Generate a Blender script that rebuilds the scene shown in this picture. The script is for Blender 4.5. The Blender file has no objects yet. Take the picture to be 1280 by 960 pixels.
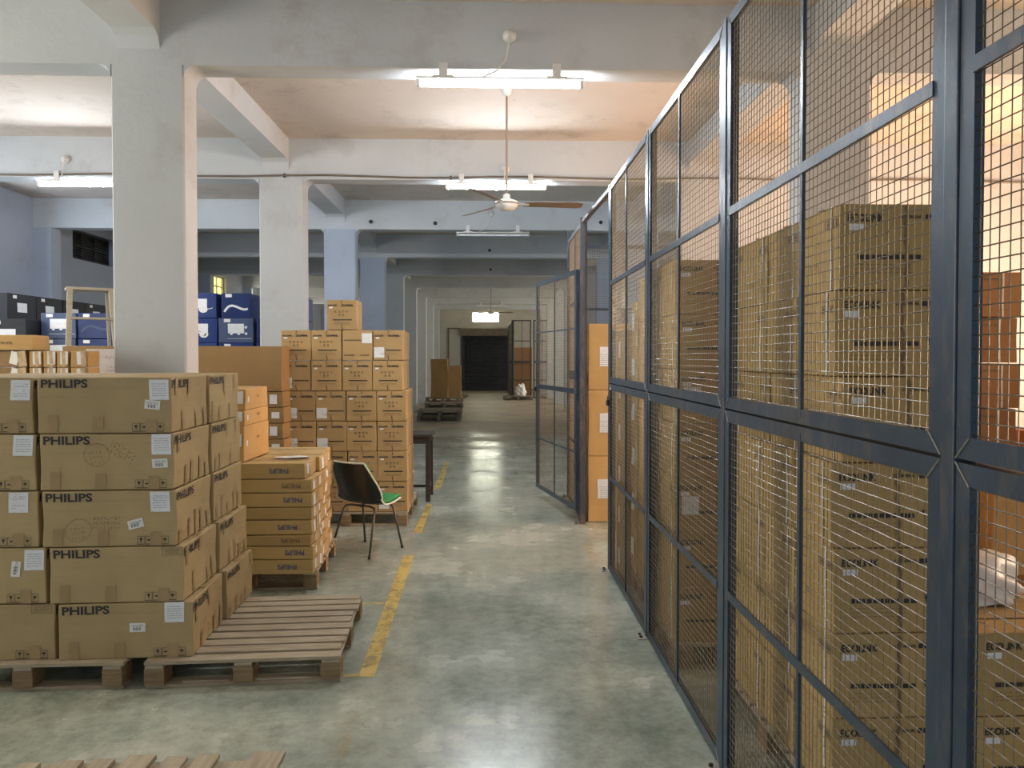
import bpy, bmesh, math, random
from mathutils import Vector, Matrix
R = math.radians
C = bpy.context.scene.collection
SC = bpy.context.scene

# ------------------------------------------------------------------ camera
F = 950.0
yaw = math.atan(29 / F); pit = R(1.2)
cd = bpy.data.cameras.new('camera'); cam = bpy.data.objects.new('camera', cd); C.objects.link(cam)
cd.sensor_width = 36; cd.lens = 36 * F / 1280; cd.shift_y = -14.1 / 1280; cd.clip_start = .05; cd.clip_end = 200
cam.location = (0, 0, 1.7); cam.rotation_euler = (R(90) - pit, 0, -yaw)
SC.camera = cam
SC.view_settings.view_transform = 'Standard'; SC.view_settings.look = 'None'
SC.view_settings.gamma = 1; SC.view_settings.use_curve_mapping = False
SC.view_settings.exposure = 0.38

# ------------------------------------------------------------------ world (soft daylight that enters where the hall is left open behind the viewer)
w = bpy.data.worlds.new('world'); SC.world = w; w.use_nodes = True
bg = w.node_tree.nodes['Background']; bg.inputs[0].default_value = (.80, .88, 1.0, 1); bg.inputs[1].default_value = .30

def area(name, loc, rot, sx, sy, power, col, spread=180):
    l = bpy.data.lights.new(name, 'AREA'); l.shape = 'RECTANGLE'; l.size = sx; l.size_y = sy
    l.energy = power; l.color = col; l.spread = R(spread)
    o = bpy.data.objects.new(name, l); C.objects.link(o); o.location = loc; o.rotation_euler = rot
    return o
WARM = (1.0, .60, .37)
COOL = (.72, .84, 1.0)
area('daylight_cage_doorway', (7.40, 7.0, 1.7), (0, R(108), 0), 3.0, 1.8, 500, WARM)        # open side door, middle bay
area('daylight_near_doorway', (7.40, 4.4, 2.6), (0, R(90), 0), 2.4, 2.2, 125, (1.0, .72, .48))   # side door, near bay
area('fill_near_left', (-7.35, 3.9, 2.6), (0, R(-90), 0), 2.0, 2.4, 190, (1.0, .93, .80))  # added fill for the left faces of the cage cartons; no window here
area('fill_behind_viewer', (-2.0, -3.8, 1.9), (R(88), 0, 0), 8, 3.0, 58, (.80, .90, 1.0)) # cool fill added behind the viewer, where the hall is left open
area('cool_area_left', (-7.35, 7.5, 3.0), (0, R(-90), 0), 1.6, 2.6, 60, (.85, .90, 1.0))  # cool area light at the left wall, middle bay; no window here
area('fill_third_bay', (7.40, 11.2, 2.6), (0, R(90), 0), 2.4, 1.6, 55, COOL)  # added cool fill that brightens the third bay from the right
area('fill_third_bay_left', (-7.35, 11.2, 3.2), (0, R(-90), 0), 1.4, 1.6, 30, COOL)  # added cool fill from the left; the wall has no window here
area('fill_far_right', (7.40, 27.5, 2.4), (0, R(90), 0), 2.6, 14.0, 480, (1.0, .92, .76))  # added side fill for the far bays; the right wall is solid
area('daylight_far_left', (-7.30, 27.5, 3.2), (0, R(-90), 0), 1.2, 12.0, 90, (1.0, .93, .76))

# ------------------------------------------------------------------ materials
def newmat(name):
    m = bpy.data.materials.new(name); m.use_nodes = True
    n = m.node_tree.nodes; l = m.node_tree.links
    return m, n, l, n['Principled BSDF']
def ramp(n, stops):
    r = n.new('ShaderNodeValToRGB'); e = r.color_ramp.elements
    e[0].position, e[0].color = stops[0][0], (*stops[0][1], 1)
    e[1].position, e[1].color = stops[1][0], (*stops[1][1], 1)
    for p, c in stops[2:]:
        x = e.new(p); x.color = (*c, 1)
    return r
def noise(n, l, scale, detail=4, rough=.55, coord='Object', stretch=None):
    tc = n.new('ShaderNodeTexCoord'); t = n.new('ShaderNodeTexNoise')
    t.inputs['Scale'].default_value = scale; t.inputs['Detail'].default_value = detail; t.inputs['Roughness'].default_value = rough
    if stretch:
        mp = n.new('ShaderNodeMapping'); mp.inputs['Scale'].default_value = stretch
        l.new(tc.outputs[coord], mp.inputs[0]); l.new(mp.outputs[0], t.inputs['Vector'])
    else: l.new(tc.outputs[coord], t.inputs['Vector'])
    return t
def mixc(n, l, a, b, fac, mode='MIX'):
    m = n.new('ShaderNodeMix'); m.data_type = 'RGBA'; m.blend_type = mode
    for sock, v in ((m.inputs[6], a), (m.inputs[7], b), (m.inputs[0], fac)):
        if hasattr(v, 'is_output') or hasattr(v, 'links'): l.new(v, sock)
        elif isinstance(v, (int, float)): sock.default_value = v
        else: sock.default_value = (*v, 1)
    return m.outputs[2]
def bump(n, l, b, h, strength=.2, dist=.01):
    bp = n.new('ShaderNodeBump'); bp.inputs['Strength'].default_value = strength; bp.inputs['Distance'].default_value = dist
    l.new(h, bp.inputs['Height']); l.new(bp.outputs[0], b.inputs['Normal'])

def plain(name, col, rough=.6, metal=0, var=.12, scale=9):
    m, n, l, b = newmat(name)
    t = noise(n, l, scale); r = ramp(n, [(.3, tuple(c * (1 - var) for c in col)), (.7, tuple(min(1, c * (1 + var)) for c in col))])
    l.new(t.outputs[0], r.inputs[0]); l.new(r.outputs[0], b.inputs['Base Color'])
    b.inputs['Roughness'].default_value = rough; b.inputs['Metallic'].default_value = metal
    return m

def m_paint(name, col, dirt=(.30, .27, .23), amount=.5, fleck=.70):
    m, n, l, b = newmat(name)
    a = noise(n, l, .9, 8, .6); r1 = ramp(n, [(.35, tuple(c * .90 for c in col)), (.65, col)])
    l.new(a.outputs[0], r1.inputs[0])
    s = noise(n, l, 1.7, 10, .72); r2 = ramp(n, [(.54, (0, 0, 0)), (.76, (1, 1, 1))]); l.new(s.outputs[0], r2.inputs[0])
    ma = n.new('ShaderNodeMath'); ma.operation = 'MULTIPLY'; ma.inputs[1].default_value = amount; l.new(r2.outputs[0], ma.inputs[0])
    c1 = mixc(n, l, r1.outputs[0], dirt, ma.outputs[0])
    v = noise(n, l, 14, 6, .7); r3 = ramp(n, [(fleck, (0, 0, 0)), (fleck + .07, (.6, .6, .6))]); l.new(v.outputs[0], r3.inputs[0])
    c2 = mixc(n, l, c1, tuple(c * .55 for c in col), r3.outputs[0])
    l.new(c2, b.inputs['Base Color']); b.inputs['Roughness'].default_value = .85
    f = noise(n, l, 22, 8, .6); bump(n, l, b, f.outputs[0], .25, .01)
    return m
M_WALL = m_paint('painted_plaster', (.54, .575, .60))
M_WALL_B = m_paint('bluish_plaster', (.42, .48, .58))
M_SLAB = m_paint('ceiling_plaster', (.64, .57, .50), amount=.8, fleck=.64)
M_FARWALL = m_paint('far_plaster', (.55, .53, .48))

def m_floor():
    m, n, l, b = newmat('polished_concrete')
    a = noise(n, l, 1.1, 9, .62); r1 = ramp(n, [(.32, (.25, .29, .245)), (.50, (.40, .44, .37)), (.68, (.56, .58, .49))])
    l.new(a.outputs[0], r1.inputs[0])
    f = noise(n, l, 9, 10, .75); r2 = ramp(n, [(.36, (.50, .52, .50)), (.58, (1, 1, 1))]); l.new(f.outputs[0], r2.inputs[0])
    c = mixc(n, l, r1.outputs[0], r2.outputs[0], .75, 'MULTIPLY')
    # pale scuffed dust
    d = noise(n, l, 2.3, 12, .8, stretch=(1, .6, 1)); r3 = ramp(n, [(.52, (0, 0, 0)), (.68, (1, 1, 1))]); l.new(d.outputs[0], r3.inputs[0])
    ml = n.new('ShaderNodeMath'); ml.operation = 'MULTIPLY'; ml.inputs[1].default_value = .35; l.new(r3.outputs[0], ml.inputs[0])
    c = mixc(n, l, c, (.56, .53, .44), ml.outputs[0])
    # brown dusty rear part of the hall
    tc = n.new('ShaderNodeTexCoord'); sx = n.new('ShaderNodeSeparateXYZ'); l.new(tc.outputs['Object'], sx.inputs[0])
    e = noise(n, l, .5, 6, .6)
    ad = n.new('ShaderNodeMath'); ad.operation = 'MULTIPLY_ADD'; ad.inputs[1].default_value = 7; l.new(e.outputs[0], ad.inputs[0]); l.new(sx.outputs[1], ad.inputs[2])
    mr = n.new('ShaderNodeMapRange'); mr.inputs[1].default_value = 18.5; mr.inputs[2].default_value = 20.5; l.new(ad.outputs[0], mr.inputs[0])
    db = noise(n, l, 1.2, 8, .7); r5 = ramp(n, [(.4, (.26, .215, .155)), (.6, (.44, .37, .27))]); l.new(db.outputs[0], r5.inputs[0])
    mm = n.new('ShaderNodeMath'); mm.operation = 'MULTIPLY'; mm.inputs[1].default_value = .8; l.new(mr.outputs[0], mm.inputs[0])
    c = mixc(n, l, c, r5.outputs[0], mm.outputs[0])
    # joints between the slabs
    wv = noise(n, l, 1.5, 3, .5); w2 = n.new('ShaderNodeMath'); w2.operation = 'MULTIPLY_ADD'; w2.inputs[1].default_value = .05; l.new(wv.outputs[0], w2.inputs[0]); l.new(sx.outputs[1], w2.inputs[2])
    md = n.new('ShaderNodeMath'); md.operation = 'PINGPONG'; md.inputs[1].default_value = 1.8; sh = n.new('ShaderNodeMath'); sh.operation = 'SUBTRACT'; sh.inputs[1].default_value = 9.22; l.new(w2.outputs[0], sh.inputs[0]); l.new(sh.outputs[0], md.inputs[0])
    gt = n.new('ShaderNodeMath'); gt.operation = 'GREATER_THAN'; gt.inputs[1].default_value = 8.0; l.new(w2.outputs[0], gt.inputs[0])
    ga = n.new('ShaderNodeMath'); ga.operation = 'MULTIPLY'; l.new(gt.outputs[0], ga.inputs[1])
    lt = n.new('ShaderNodeMath'); lt.operation = 'LESS_THAN'; lt.inputs[1].default_value = .007; l.new(md.outputs[0], lt.inputs[0])
    l2 = n.new('ShaderNodeMath'); l2.operation = 'MULTIPLY'; l2.inputs[1].default_value = .6; l.new(lt.outputs[0], ga.inputs[0]); l.new(ga.outputs[0], l2.inputs[0])
    c = mixc(n, l, c, (.06, .06, .05), l2.outputs[0])
    l.new(c, b.inputs['Base Color'])
    rr = ramp(n, [(.35, (.12, .12, .12)), (.70, (.36, .36, .36))]); l.new(a.outputs[0], rr.inputs[0])
    rd = mixc(n, l, rr.outputs[0], (.62, .62, .62), mm.outputs[0])
    l.new(rd, b.inputs['Roughness'])
    wb = noise(n, l, 5, 5, .55, stretch=(1, 2.2, 1)); bump(n, l, b, wb.outputs[0], .16, .012)
    return m
M_FLOOR = m_floor()

def m_card(name, col, var=.10, rough=.72):
    m, n, l, b = newmat(name)
    oi = n.new('ShaderNodeObjectInfo')
    r0 = ramp(n, [(0, tuple(c * (1 - var) for c in col)), (1, tuple(c * (1 + var) for c in col))]); l.new(oi.outputs['Random'], r0.inputs[0])
    t = noise(n, l, 5, 6, .6); r1 = ramp(n, [(.3, (.86, .85, .84)), (.7, (1, 1, 1))]); l.new(t.outputs[0], r1.inputs[0])
    c = mixc(n, l, r0.outputs[0], r1.outputs[0], .8, 'MULTIPLY')
    s = noise(n, l, 3, 2, .5, stretch=(.4, .4, 60)); r2 = ramp(n, [(.35, (.94, .94, .94)), (.65, (1, 1, 1))]); l.new(s.outputs[0], r2.inputs[0])
    c = mixc(n, l, c, r2.outputs[0], .7, 'MULTIPLY')
    l.new(c, b.inputs['Base Color']); b.inputs['Roughness'].default_value = rough
    b.inputs['Specular IOR Level'].default_value = .25
    bump(n, l, b, t.outputs[0], .12, .004)
    return m
M_CARD = m_card('tan_cardboard', (.47, .355, .185))
M_CARD2 = m_card('kraft_cardboard', (.48, .325, .15))
M_CARD3 = m_card('yellow_kraft_cardboard', (.50, .345, .14))
M_BROWN = m_card('brown_cardboard', (.31, .195, .085))
M_ORANGE = m_card('orange_cardboard', (.60, .375, .15))
M_RUST = m_card('reddish_cardboard', (.42, .21, .085))
M_TAPE = plain('brown_packing_tape', (.37, .26, .125), .6, 0, .08)
M_TAPE2 = plain('glossy_clear_tape', (.58, .43, .26), .18, 0, .2, 20)
M_INK = plain('black_print', (.035, .030, .028), .6, 0, .3, 40)
M_INKB = plain('blue_print', (.06, .09, .19), .6, 0, .3, 40)
M_INKF = plain('faded_brown_print', (.20, .13, .065), .7, 0, .3, 40)
M_BLACKC = m_card('black_carton', (.022, .024, .030), .3, .45)
M_BLUEC = m_card('blue_carton', (.014, .038, .165), .25, .4)
M_BLUEG = m_card('slate_blue_carton', (.07, .10, .19), .25, .45)
M_WHITEC = m_card('white_carton', (.62, .57, .55), .05, .6)

def m_label():
    m, n, l, b = newmat('printed_paper_label')
    t = noise(n, l, 60, 3, .5, stretch=(.5, .5, 3)); r = ramp(n, [(.60, (.80, .82, .84)), (.72, (.50, .52, .56))]); l.new(t.outputs[0], r.inputs[0])
    l.new(r.outputs[0], b.inputs['Base Color']); b.inputs['Roughness'].default_value = .45
    return m
M_LABEL = m_label()
M_PAPER = plain('white_paper', (.78, .78, .76), .5, 0, .05)

def m_wood(name, a_, b_):
    m, n, l, b = newmat(name)
    t = noise(n, l, 4, 8, .65, stretch=(1.2, 14, 14)); r = ramp(n, [(.3, a_), (.7, b_)]); l.new(t.outputs[0], r.inputs[0])
    s = noise(n, l, 2.2, 5, .6); r2 = ramp(n, [(.35, (.72, .70, .68)), (.65, (1, 1, 1))]); l.new(s.outputs[0], r2.inputs[0])
    c = mixc(n, l, r.outputs[0], r2.outputs[0], .8, 'MULTIPLY')
    l.new(c, b.inputs['Base Color']); b.inputs['Roughness'].default_value = .8
    bump(n, l, b, t.outputs[0], .3, .004)
    return m
M_WOOD = m_wood('weathered_pallet_wood', (.32, .26, .175), (.54, .46, .33))
M_WOODB = m_wood('pallet_block_wood', (.20, .13, .065), (.36, .255, .14))
M_WOODD = m_wood('dark_table_wood', (.035, .027, .020), (.075, .058, .045))
M_WOODG = m_wood('grey_old_wood', (.13, .11, .085), (.25, .21, .165))
M_LADDER = m_wood('pale_ladder_wood', (.42, .38, .29), (.55, .50, .40))

def m_steel(name, col, rust=(.20, .15, .11), amt=.6, rough=.38):
    m, n, l, b = newmat(name)
    a = noise(n, l, 6, 5, .6); r = ramp(n, [(.3, tuple(c * .8 for c in col)), (.7, tuple(c * 1.25 for c in col))]); l.new(a.outputs[0], r.inputs[0])
    s = noise(n, l, 7, 12, .85, stretch=(1, 1, .35)); r2 = ramp(n, [(.50, (0, 0, 0)), (.66, (1, 1, 1))]); l.new(s.outputs[0], r2.inputs[0])
    k = n.new('ShaderNodeMath'); k.operation = 'MULTIPLY'; k.inputs[1].default_value = amt; l.new(r2.outputs[0], k.inputs[0])
    c = mixc(n, l, r.outputs[0], rust, k.outputs[0])
    l.new(c, b.inputs['Base Color']); b.inputs['Roughness'].default_value = rough; b.inputs['Metallic'].default_value = .15
    return m
M_STEEL = m_steel('navy_painted_steel', (.034, .060, .092))
M_STEELR = m_steel('rusty_navy_steel', (.060, .070, .085), (.33, .18, .09), .9, .55)
M_WIRE = plain('steel_wire', (.20, .17, .12), .4, .3, .25, 30)
M_WELD = plain('weld_bead', (.26, .24, .20), .4, .4)
M_DARKM = plain('dark_metal', (.05, .05, .05), .4, .6)
M_CHROME = plain('dull_steel_leg', (.12, .115, .105), .3, .8)
M_SHELL = plain('black_plastic_shell', (.012, .016, .014), .32)
M_GREEN = plain('green_fabric_pad', (.030, .26, .075), .8, 0, .2, 60)
M_TRIM = plain('white_edging', (.72, .76, .64), .5)
M_CONCR = plain('concrete_pad', (.36, .34, .29), .9)
M_WHITEM = plain('white_enamel', (.70, .70, .68), .35)
M_PLASTIC = plain('white_polythene', (.78, .77, .76), .3, 0, .06)
M_ROLL = m_steel('dark_roller_shutter_steel', (.030, .036, .045), amt=.2, rough=.5)
M_FANBROWN = plain('fan_brown_enamel', (.24, .17, .13), .4)
M_CREAMD = m_paint('grey_door_panel', (.50, .50, .46))
M_DARKGLASS = plain('dark_louvre', (.03, .03, .035), .3)

def emit(name, col, s):
    m, n, l, b = newmat(name); b.inputs['Base Color'].default_value = (*col, 1)
    b.inputs['Emission Color'].default_value = (*col, 1); b.inputs['Emission Strength'].default_value = s
    return m
M_TUBE = emit('lit_fluorescent_tube', (.86, .93, 1.0), 215)
M_TUBEOFF = plain('unlit_fluorescent_tube', (.86, .88, .90), .3)
M_SKYW = emit('daylit_far_glass', (1.0, 1.0, .80), 14.0)
M_SUNW = emit('sunlit_yellow_glass', (1.0, .80, .25), 1.6)

def m_yellow():
    m, n, l, b = newmat('worn_yellow_paint')
    t = noise(n, l, 7, 12, .8); r = ramp(n, [(.36, (0, 0, 0)), (.52, (1, 1, 1))]); l.new(t.outputs[0], r.inputs[0])
    c = noise(n, l, 3, 4, .5); r2 = ramp(n, [(.3, (.58, .40, .09)), (.7, (.66, .50, .14))]); l.new(c.outputs[0], r2.inputs[0])
    l.new(r2.outputs[0], b.inputs['Base Color']); l.new(r.outputs[0], b.inputs['Alpha']); b.inputs['Roughness'].default_value = .5
    return m
M_YEL = m_yellow()
def m_yellow2():
    m, n, l, b = newmat('faint_yellow_paint')
    t = noise(n, l, 5, 12, .8); r = ramp(n, [(.45, (0, 0, 0)), (.70, (.55, .55, .55))]); l.new(t.outputs[0], r.inputs[0])
    b.inputs['Base Color'].default_value = (.62, .46, .20, 1); l.new(r.outputs[0], b.inputs['Alpha']); b.inputs['Roughness'].default_value = .6
    return m
M_YEL2 = m_yellow2()

# ------------------------------------------------------------------ mesh helpers
class MB:
    def __init__(s): s.v = []; s.f = []; s.mi = []
    def add(s, vs, fs, mi=0):
        o = len(s.v); s.v += [tuple(p) for p in vs]
        for f in fs: s.f.append(tuple(i + o for i in f)); s.mi.append(mi)
    def box(s, x0, x1, y0, y1, z0, z1, mi=0, M=None):
        vs = [Vector((x, y, z)) for z in (z0, z1) for y in (y0, y1) for x in (x0, x1)]
        if M is not None: vs = [M @ p for p in vs]
        s.add(vs, [(0, 2, 3, 1), (4, 5, 7, 6), (0, 1, 5, 4), (2, 6, 7, 3), (0, 4, 6, 2), (1, 3, 7, 5)], mi)
    def bar(s, a, b, wx, wz, mi=0, up=(0, 0, 1)):
        a, b = Vector(a), Vector(b); d = (b - a); L = d.length; d.normalize(); u = Vector(up)
        if abs(d.dot(u)) > .98: u = Vector((0, 1, 0))
        x = d.cross(u).normalized(); z = x.cross(d).normalized()
        vs = []
        for q in (a, b):
            for sx, sz in ((-1, -1), (1, -1), (1, 1), (-1, 1)): vs.append(q + x * sx * wx / 2 + z * sz * wz / 2)
        s.add(vs, [(0, 1, 2, 3), (7, 6, 5, 4), (0, 4, 5, 1), (1, 5, 6, 2), (2, 6, 7, 3), (3, 7, 4, 0)], mi)
    def tube(s, pts, r, n=10, mi=0, caps=True):
        pts = [Vector(p) for p in pts]; rs = r if isinstance(r, (list, tuple)) else [r] * len(pts)
        vs = []; k = len(pts); prev = None
        for i, p in enumerate(pts):
            d = (pts[min(i + 1, k - 1)] - pts[max(i - 1, 0)]).normalized()
            if prev is None: u = Vector((0, 0, 1)) if abs(d.z) < .9 else Vector((1, 0, 0))
            else: u = prev
            x = d.cross(u).normalized(); u2 = x.cross(d).normalized(); prev = u2
            for j in range(n):
                a = 2 * math.pi * j / n; vs.append(p + (x * math.cos(a) + u2 * math.sin(a)) * rs[i])
        fs = [(i * n + j, i * n + (j + 1) % n, (i + 1) * n + (j + 1) % n, (i + 1) * n + j) for i in range(k - 1) for j in range(n)]
        if caps: fs += [tuple(range(n))[::-1], tuple((k - 1) * n + j for j in range(n))]
        s.add(vs, fs, mi)
    def lathe(s, prof, n=24, c=(0, 0, 0), mi=0):
        vs = [(c[0] + r * math.cos(2 * math.pi * j / n), c[1] + r * math.sin(2 * math.pi * j / n), c[2] + z) for r, z in prof for j in range(n)]
        k = len(prof)
        fs = [(i * n + j, i * n + (j + 1) % n, (i + 1) * n + (j + 1) % n, (i + 1) * n + j) for i in range(k - 1) for j in range(n)]
        fs += [tuple(range(n))[::-1], tuple((k - 1) * n + j for j in range(n))]
        s.add(vs, fs, mi)
    def prism(s, poly, a, b, axis='y', mi=0):
        n = len(poly); f = {'y': lambda p, t: (p[0], t, p[1]), 'x': lambda p, t: (t, p[0], p[1]), 'z': lambda p, t: (p[0], p[1], t)}[axis]
        vs = [f(p, a) for p in poly] + [f(p, b) for p in poly]
        s.add(vs, [tuple(range(n)), tuple(range(n, 2 * n))[::-1]] + [(i, (i + 1) % n, n + (i + 1) % n, n + i) for i in range(n)], mi)
    def mesh(s, name, mats, bev=0, smooth=False, warp=None):
        me = bpy.data.meshes.new(name)
        vs = [warp(Vector(p)) for p in s.v] if warp else s.v
        me.from_pydata([tuple(p) for p in vs], [], s.f)
        for m in (mats if isinstance(mats, (list, tuple)) else [mats]): me.materials.append(m)
        me.polygons.foreach_set('material_index', s.mi)
        if smooth: me.polygons.foreach_set('use_smooth', [True] * len(me.polygons))
        me.update(); bm = bmesh.new(); bm.from_mesh(me); bmesh.ops.recalc_face_normals(bm, faces=bm.faces)
        if bev: bmesh.ops.bevel(bm, geom=[e for e in bm.edges], offset=bev, segments=2, affect='EDGES', profile=.6)
        bm.to_mesh(me); bm.free()
        return me
    def build(s, name, mats, parent=None, bev=0, smooth=False, warp=None):
        o = bpy.data.objects.new(name, s.mesh(name, mats, bev, smooth, warp)); C.objects.link(o)
        if parent is not None: o.parent = parent
        return o
def empty(name, loc=(0, 0, 0), rz=0):
    o = bpy.data.objects.new(name, None); C.objects.link(o); o.location = loc; o.rotation_euler = (0, 0, rz); o.empty_display_size = .1; return o
def tag(o, label=None, cat=None, group=None, kind=None):
    if label: o['label'] = label
    if cat: o['category'] = cat
    if group: o['group'] = group
    if kind: o['kind'] = kind
    return o
KIDS = {}
def copy_tree(o, parent=None):
    c = o.copy(); C.objects.link(c)
    if parent is not None: c.parent = parent
    for ch in list(o.children): copy_tree(ch, c)
    return c
def struct(o, label=None): o['kind'] = 'structure'; (label and o.__setitem__('label', label)); return o
ORD = ['', 'first', 'second', 'third', 'fourth', 'fifth', 'sixth', 'seventh', 'eighth', 'ninth', 'tenth', 'eleventh']

# ------------------------------------------------------------------ hall
XW, SL, BB = 7.56, 4.334, 3.845       # side walls, slab height, beam underside
FR = [-1.5, 2.1] + [5.7 + 3.6 * k for k in range(9)]   # frames across the hall
YE = 38.1
COLX = [(-2.77, -2.24), (2.36, 2.89)]

b = MB(); b.box(-XW - .3, XW + .3, -4, YE + .3, -.2, 0); floor = struct(b.build('floor', M_FLOOR), 'grey green polished concrete floor')
b = MB(); b.box(-XW - .3, XW + .3, -4, YE + .3, SL, SL + .2); ceil = struct(b.build('ceiling', M_SLAB), 'plastered concrete slab ceiling')
def fillet(b, x, sgn, y0, y1, r=.09):      # rounded inner corner under a beam; the column lies on side -sgn
    pts = [(x, BB), (x + sgn * r, BB)] + [(x + sgn * (r - r * math.sin(a)), BB - r + r * math.cos(a)) for a in [R(10 * i) for i in range(1, 9)]] + [(x, BB - r)]
    b.prism(pts, y0, y1, 'y')
for k, y in enumerate(FR):
    b = MB(); b.box(-XW, XW, y, y + .25, BB, SL)
    for x0, x1 in COLX: fillet(b, x0, -1, y, y + .25); fillet(b, x1, 1, y, y + .25)
    o = b.build('cross_beam', M_WALL, ceil)
for x0, x1 in ((-2.72, -2.41), (2.45, 2.76)):
    for k in range(len(FR)):
        y0 = FR[k] + .25; y1 = FR[k + 1] if k + 1 < len(FR) else YE
        b = MB(); b.box(x0, x1, y0, y1, 4.075, SL)
        for yy, sg in ((y0, 1), (y1, -1)):
            b.prism([(yy, 4.075), (yy + sg * .10, 4.075), (yy + sg * .03, 4.04), (yy, 3.96)], x0, x1, 'x')
        b.build('long_beam', M_WALL, ceil)
n = 0
for y in FR[1:]:
    for x0, x1 in COLX:
        n += 1
        b = MB(); c_ = .012
        b.prism([(x0 + c_, y), (x1 - c_, y), (x1, y + c_), (x1, y + .25 - c_), (x1 - c_, y + .25), (x0 + c_, y + .25), (x0, y + .25 - c_), (x0, y + c_)], 0, BB, 'z')
        o = b.build('trim_%d' % n, M_WALL_B if y in (12.9, 16.5) else M_WALL, None)
        side = 'left' if x0 < 0 else 'right'
        struct(o, 'square pale plastered concrete column, %s row, frame %s' % (side, ORD[min(11, FR.index(y))]))
# walls
def wall_box(name, boxes, mat, label):
    b = MB()
    for q in boxes: b.box(*q)
    return struct(b.build(name, mat), label)
wins_left = [(14.1, 15.6, 3.50, 4.04), (20.8, 22.2, 3.40, 3.98), (31.4, 32.8, 3.40, 3.98)]
boxes = []; yy = -4
for y0, y1, z0, z1 in wins_left:
    boxes += [(-XW - .3, -XW, yy, y0, 0, SL), (-XW - .3, -XW, y0, y1, 0, z0), (-XW - .3, -XW, y0, y1, z1, SL)]; yy = y1
boxes.append((-XW - .3, -XW, yy, YE + .3, 0, SL))
wall_box('wall_left', boxes, M_WALL_B, 'bluish white plastered side wall on the left')
wall_box('wall_right', [(XW, XW + .3, -4, YE + .3, 0, SL)], M_WALL, 'pale plastered side wall behind the cage')
wall_box('wall_cage', [(2.89, XW, 9.32, 9.52, 0, BB)], M_WALL, 'plastered cross wall behind the caged cartons')
wall_box('wall_end', [(-XW, -1.32, YE, YE + .3, 0, SL), (1.17, XW, YE, YE + .3, 0, SL), (-1.32, 1.17, YE, YE + .3, 2.74, 3.42), (-1.32, 1.17, YE, YE + .3, 3.94, SL),
                      (-1.32, -.84, YE, YE + .3, 3.42, 3.94), (.53, 1.17, YE, YE + .3, 3.42, 3.94)], M_FARWALL, 'dull end wall round the dark shutter')
k = 0
for y in FR[2:]:       # wall piers
    for sx in (-1, 1):
        k += 1; b = MB(); x0, x1 = (-XW, -XW + .3) if sx < 0 else (XW - .3, XW)
        b.box(x0, x1, y - .02, y + .27, 0, BB)
        struct(b.build('trim_%d' % (n + k), M_WALL_B if sx < 0 else M_WALL), 'shallow wall pier on the %s side wall' % ('left' if sx < 0 else 'right'))
# windows
for i, (y0, y1, z0, z1) in enumerate(wins_left):
    lit = i > 0
    fr = MB(); x = -XW - .12
    for a in ((y0, y1, z0, z0 + .04), (y0, y1, z1 - .04, z1), (y0, y0 + .04, z0, z1), (y1 - .04, y1, z0, z1)): fr.box(x - .03, x + .03, *a)
    for q in range(1, 3): yq = y0 + (y1 - y0) * q / 3; fr.box(x - .02, x + .02, yq - .02, yq + .02, z0, z1)
    fr.box(x - .02, x + .02, y0, y1, (z0 + z1) / 2 - .015, (z0 + z1) / 2 + .015)
    root = fr.build('window_%d' % (i + 1), M_DARKM if not lit else M_CREAMD)
    struct(root, ['dark louvred window high in the left wall', 'yellow sunlit window high in the left wall', 'small yellow window furthest back in the left wall'][i])
    p = MB(); p.box(x - .05, x - .04, y0, y1, z0, z1)
    p.build('pane', M_SUNW if lit else M_DARKGLASS, root)
    if not lit:
        lv = MB()
        for q in range(9):
            zq = z0 + .04 + q * (z1 - z0 - .08) / 9; lv.box(x + .0, x + .05, y0 + .04, y1 - .04, zq, zq + .008)
        lv.build('louvre', M_DARKM, root)
fr = MB()
for a in ((-.84, .53, 3.42, 3.46), (-.84, .53, 3.90, 3.94), (-.84, -.80, 3.42, 3.94), (.49, .53, 3.42, 3.94)): fr.box(a[0], a[1], YE + .05, YE + .1, a[2], a[3])
for q in (1, 2): fr.box(-.84 + 1.37 * q / 3 - .012, -.84 + 1.37 * q / 3 + .012, YE + .05, YE + .1, 3.42, 3.94)
root = struct(fr.build('window_4', M_WHITEM), 'bright window above the dark shutter in the end wall')
p = MB(); p.box(-.84, .53, YE + .11, YE + .12, 3.42, 3.94); p.build('pane', M_SKYW, root)
# roller shutter
root = struct(empty('door_1', (0, YE, 0)), 'closed dark roller shutter in the end wall')
b = MB()
for q in range(28):
    z = .02 + q * .097; b.prism([(.12, z), (.09, z + .02), (.085, z + .05), (.10, z + .09), (.14, z + .095)], -1.32, 1.17, 'x')
b.box(-1.32, 1.17, .125, .15, 0, 2.74)
b.build('slat_curtain', M_ROLL, root)
b = MB(); b.box(-1.36, -1.22, -.03, .12, 0, 2.74); b.build('guide_rail', M_ROLL, root)
b = MB(); b.box(1.07, 1.21, -.03, .12, 0, 2.74); b.build('guide_rail', M_ROLL, root)
b = MB(); b.box(-1.42, 1.26, -.28, -.005, 2.74, 3.12); b.build('roller_housing', M_WOODG, root, bev=.03)
root = struct(empty('door_2', (0, YE, 0)), 'pale flush door left of the dark shutter')
b = MB(); b.box(-1.98, -1.42, -.05, 0, 0, 3.08); b.build('door_leaf', M_CREAMD, root)
b = MB(); b.box(-2.04, -1.98, -.07, 0, 0, 3.14); b.box(-1.42, -1.37, -.07, 0, 0, 2.72); b.box(-2.04, -1.42, -.07, 0, 3.08, 3.14); b.build('door_frame', M_WOODG, root)
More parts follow.
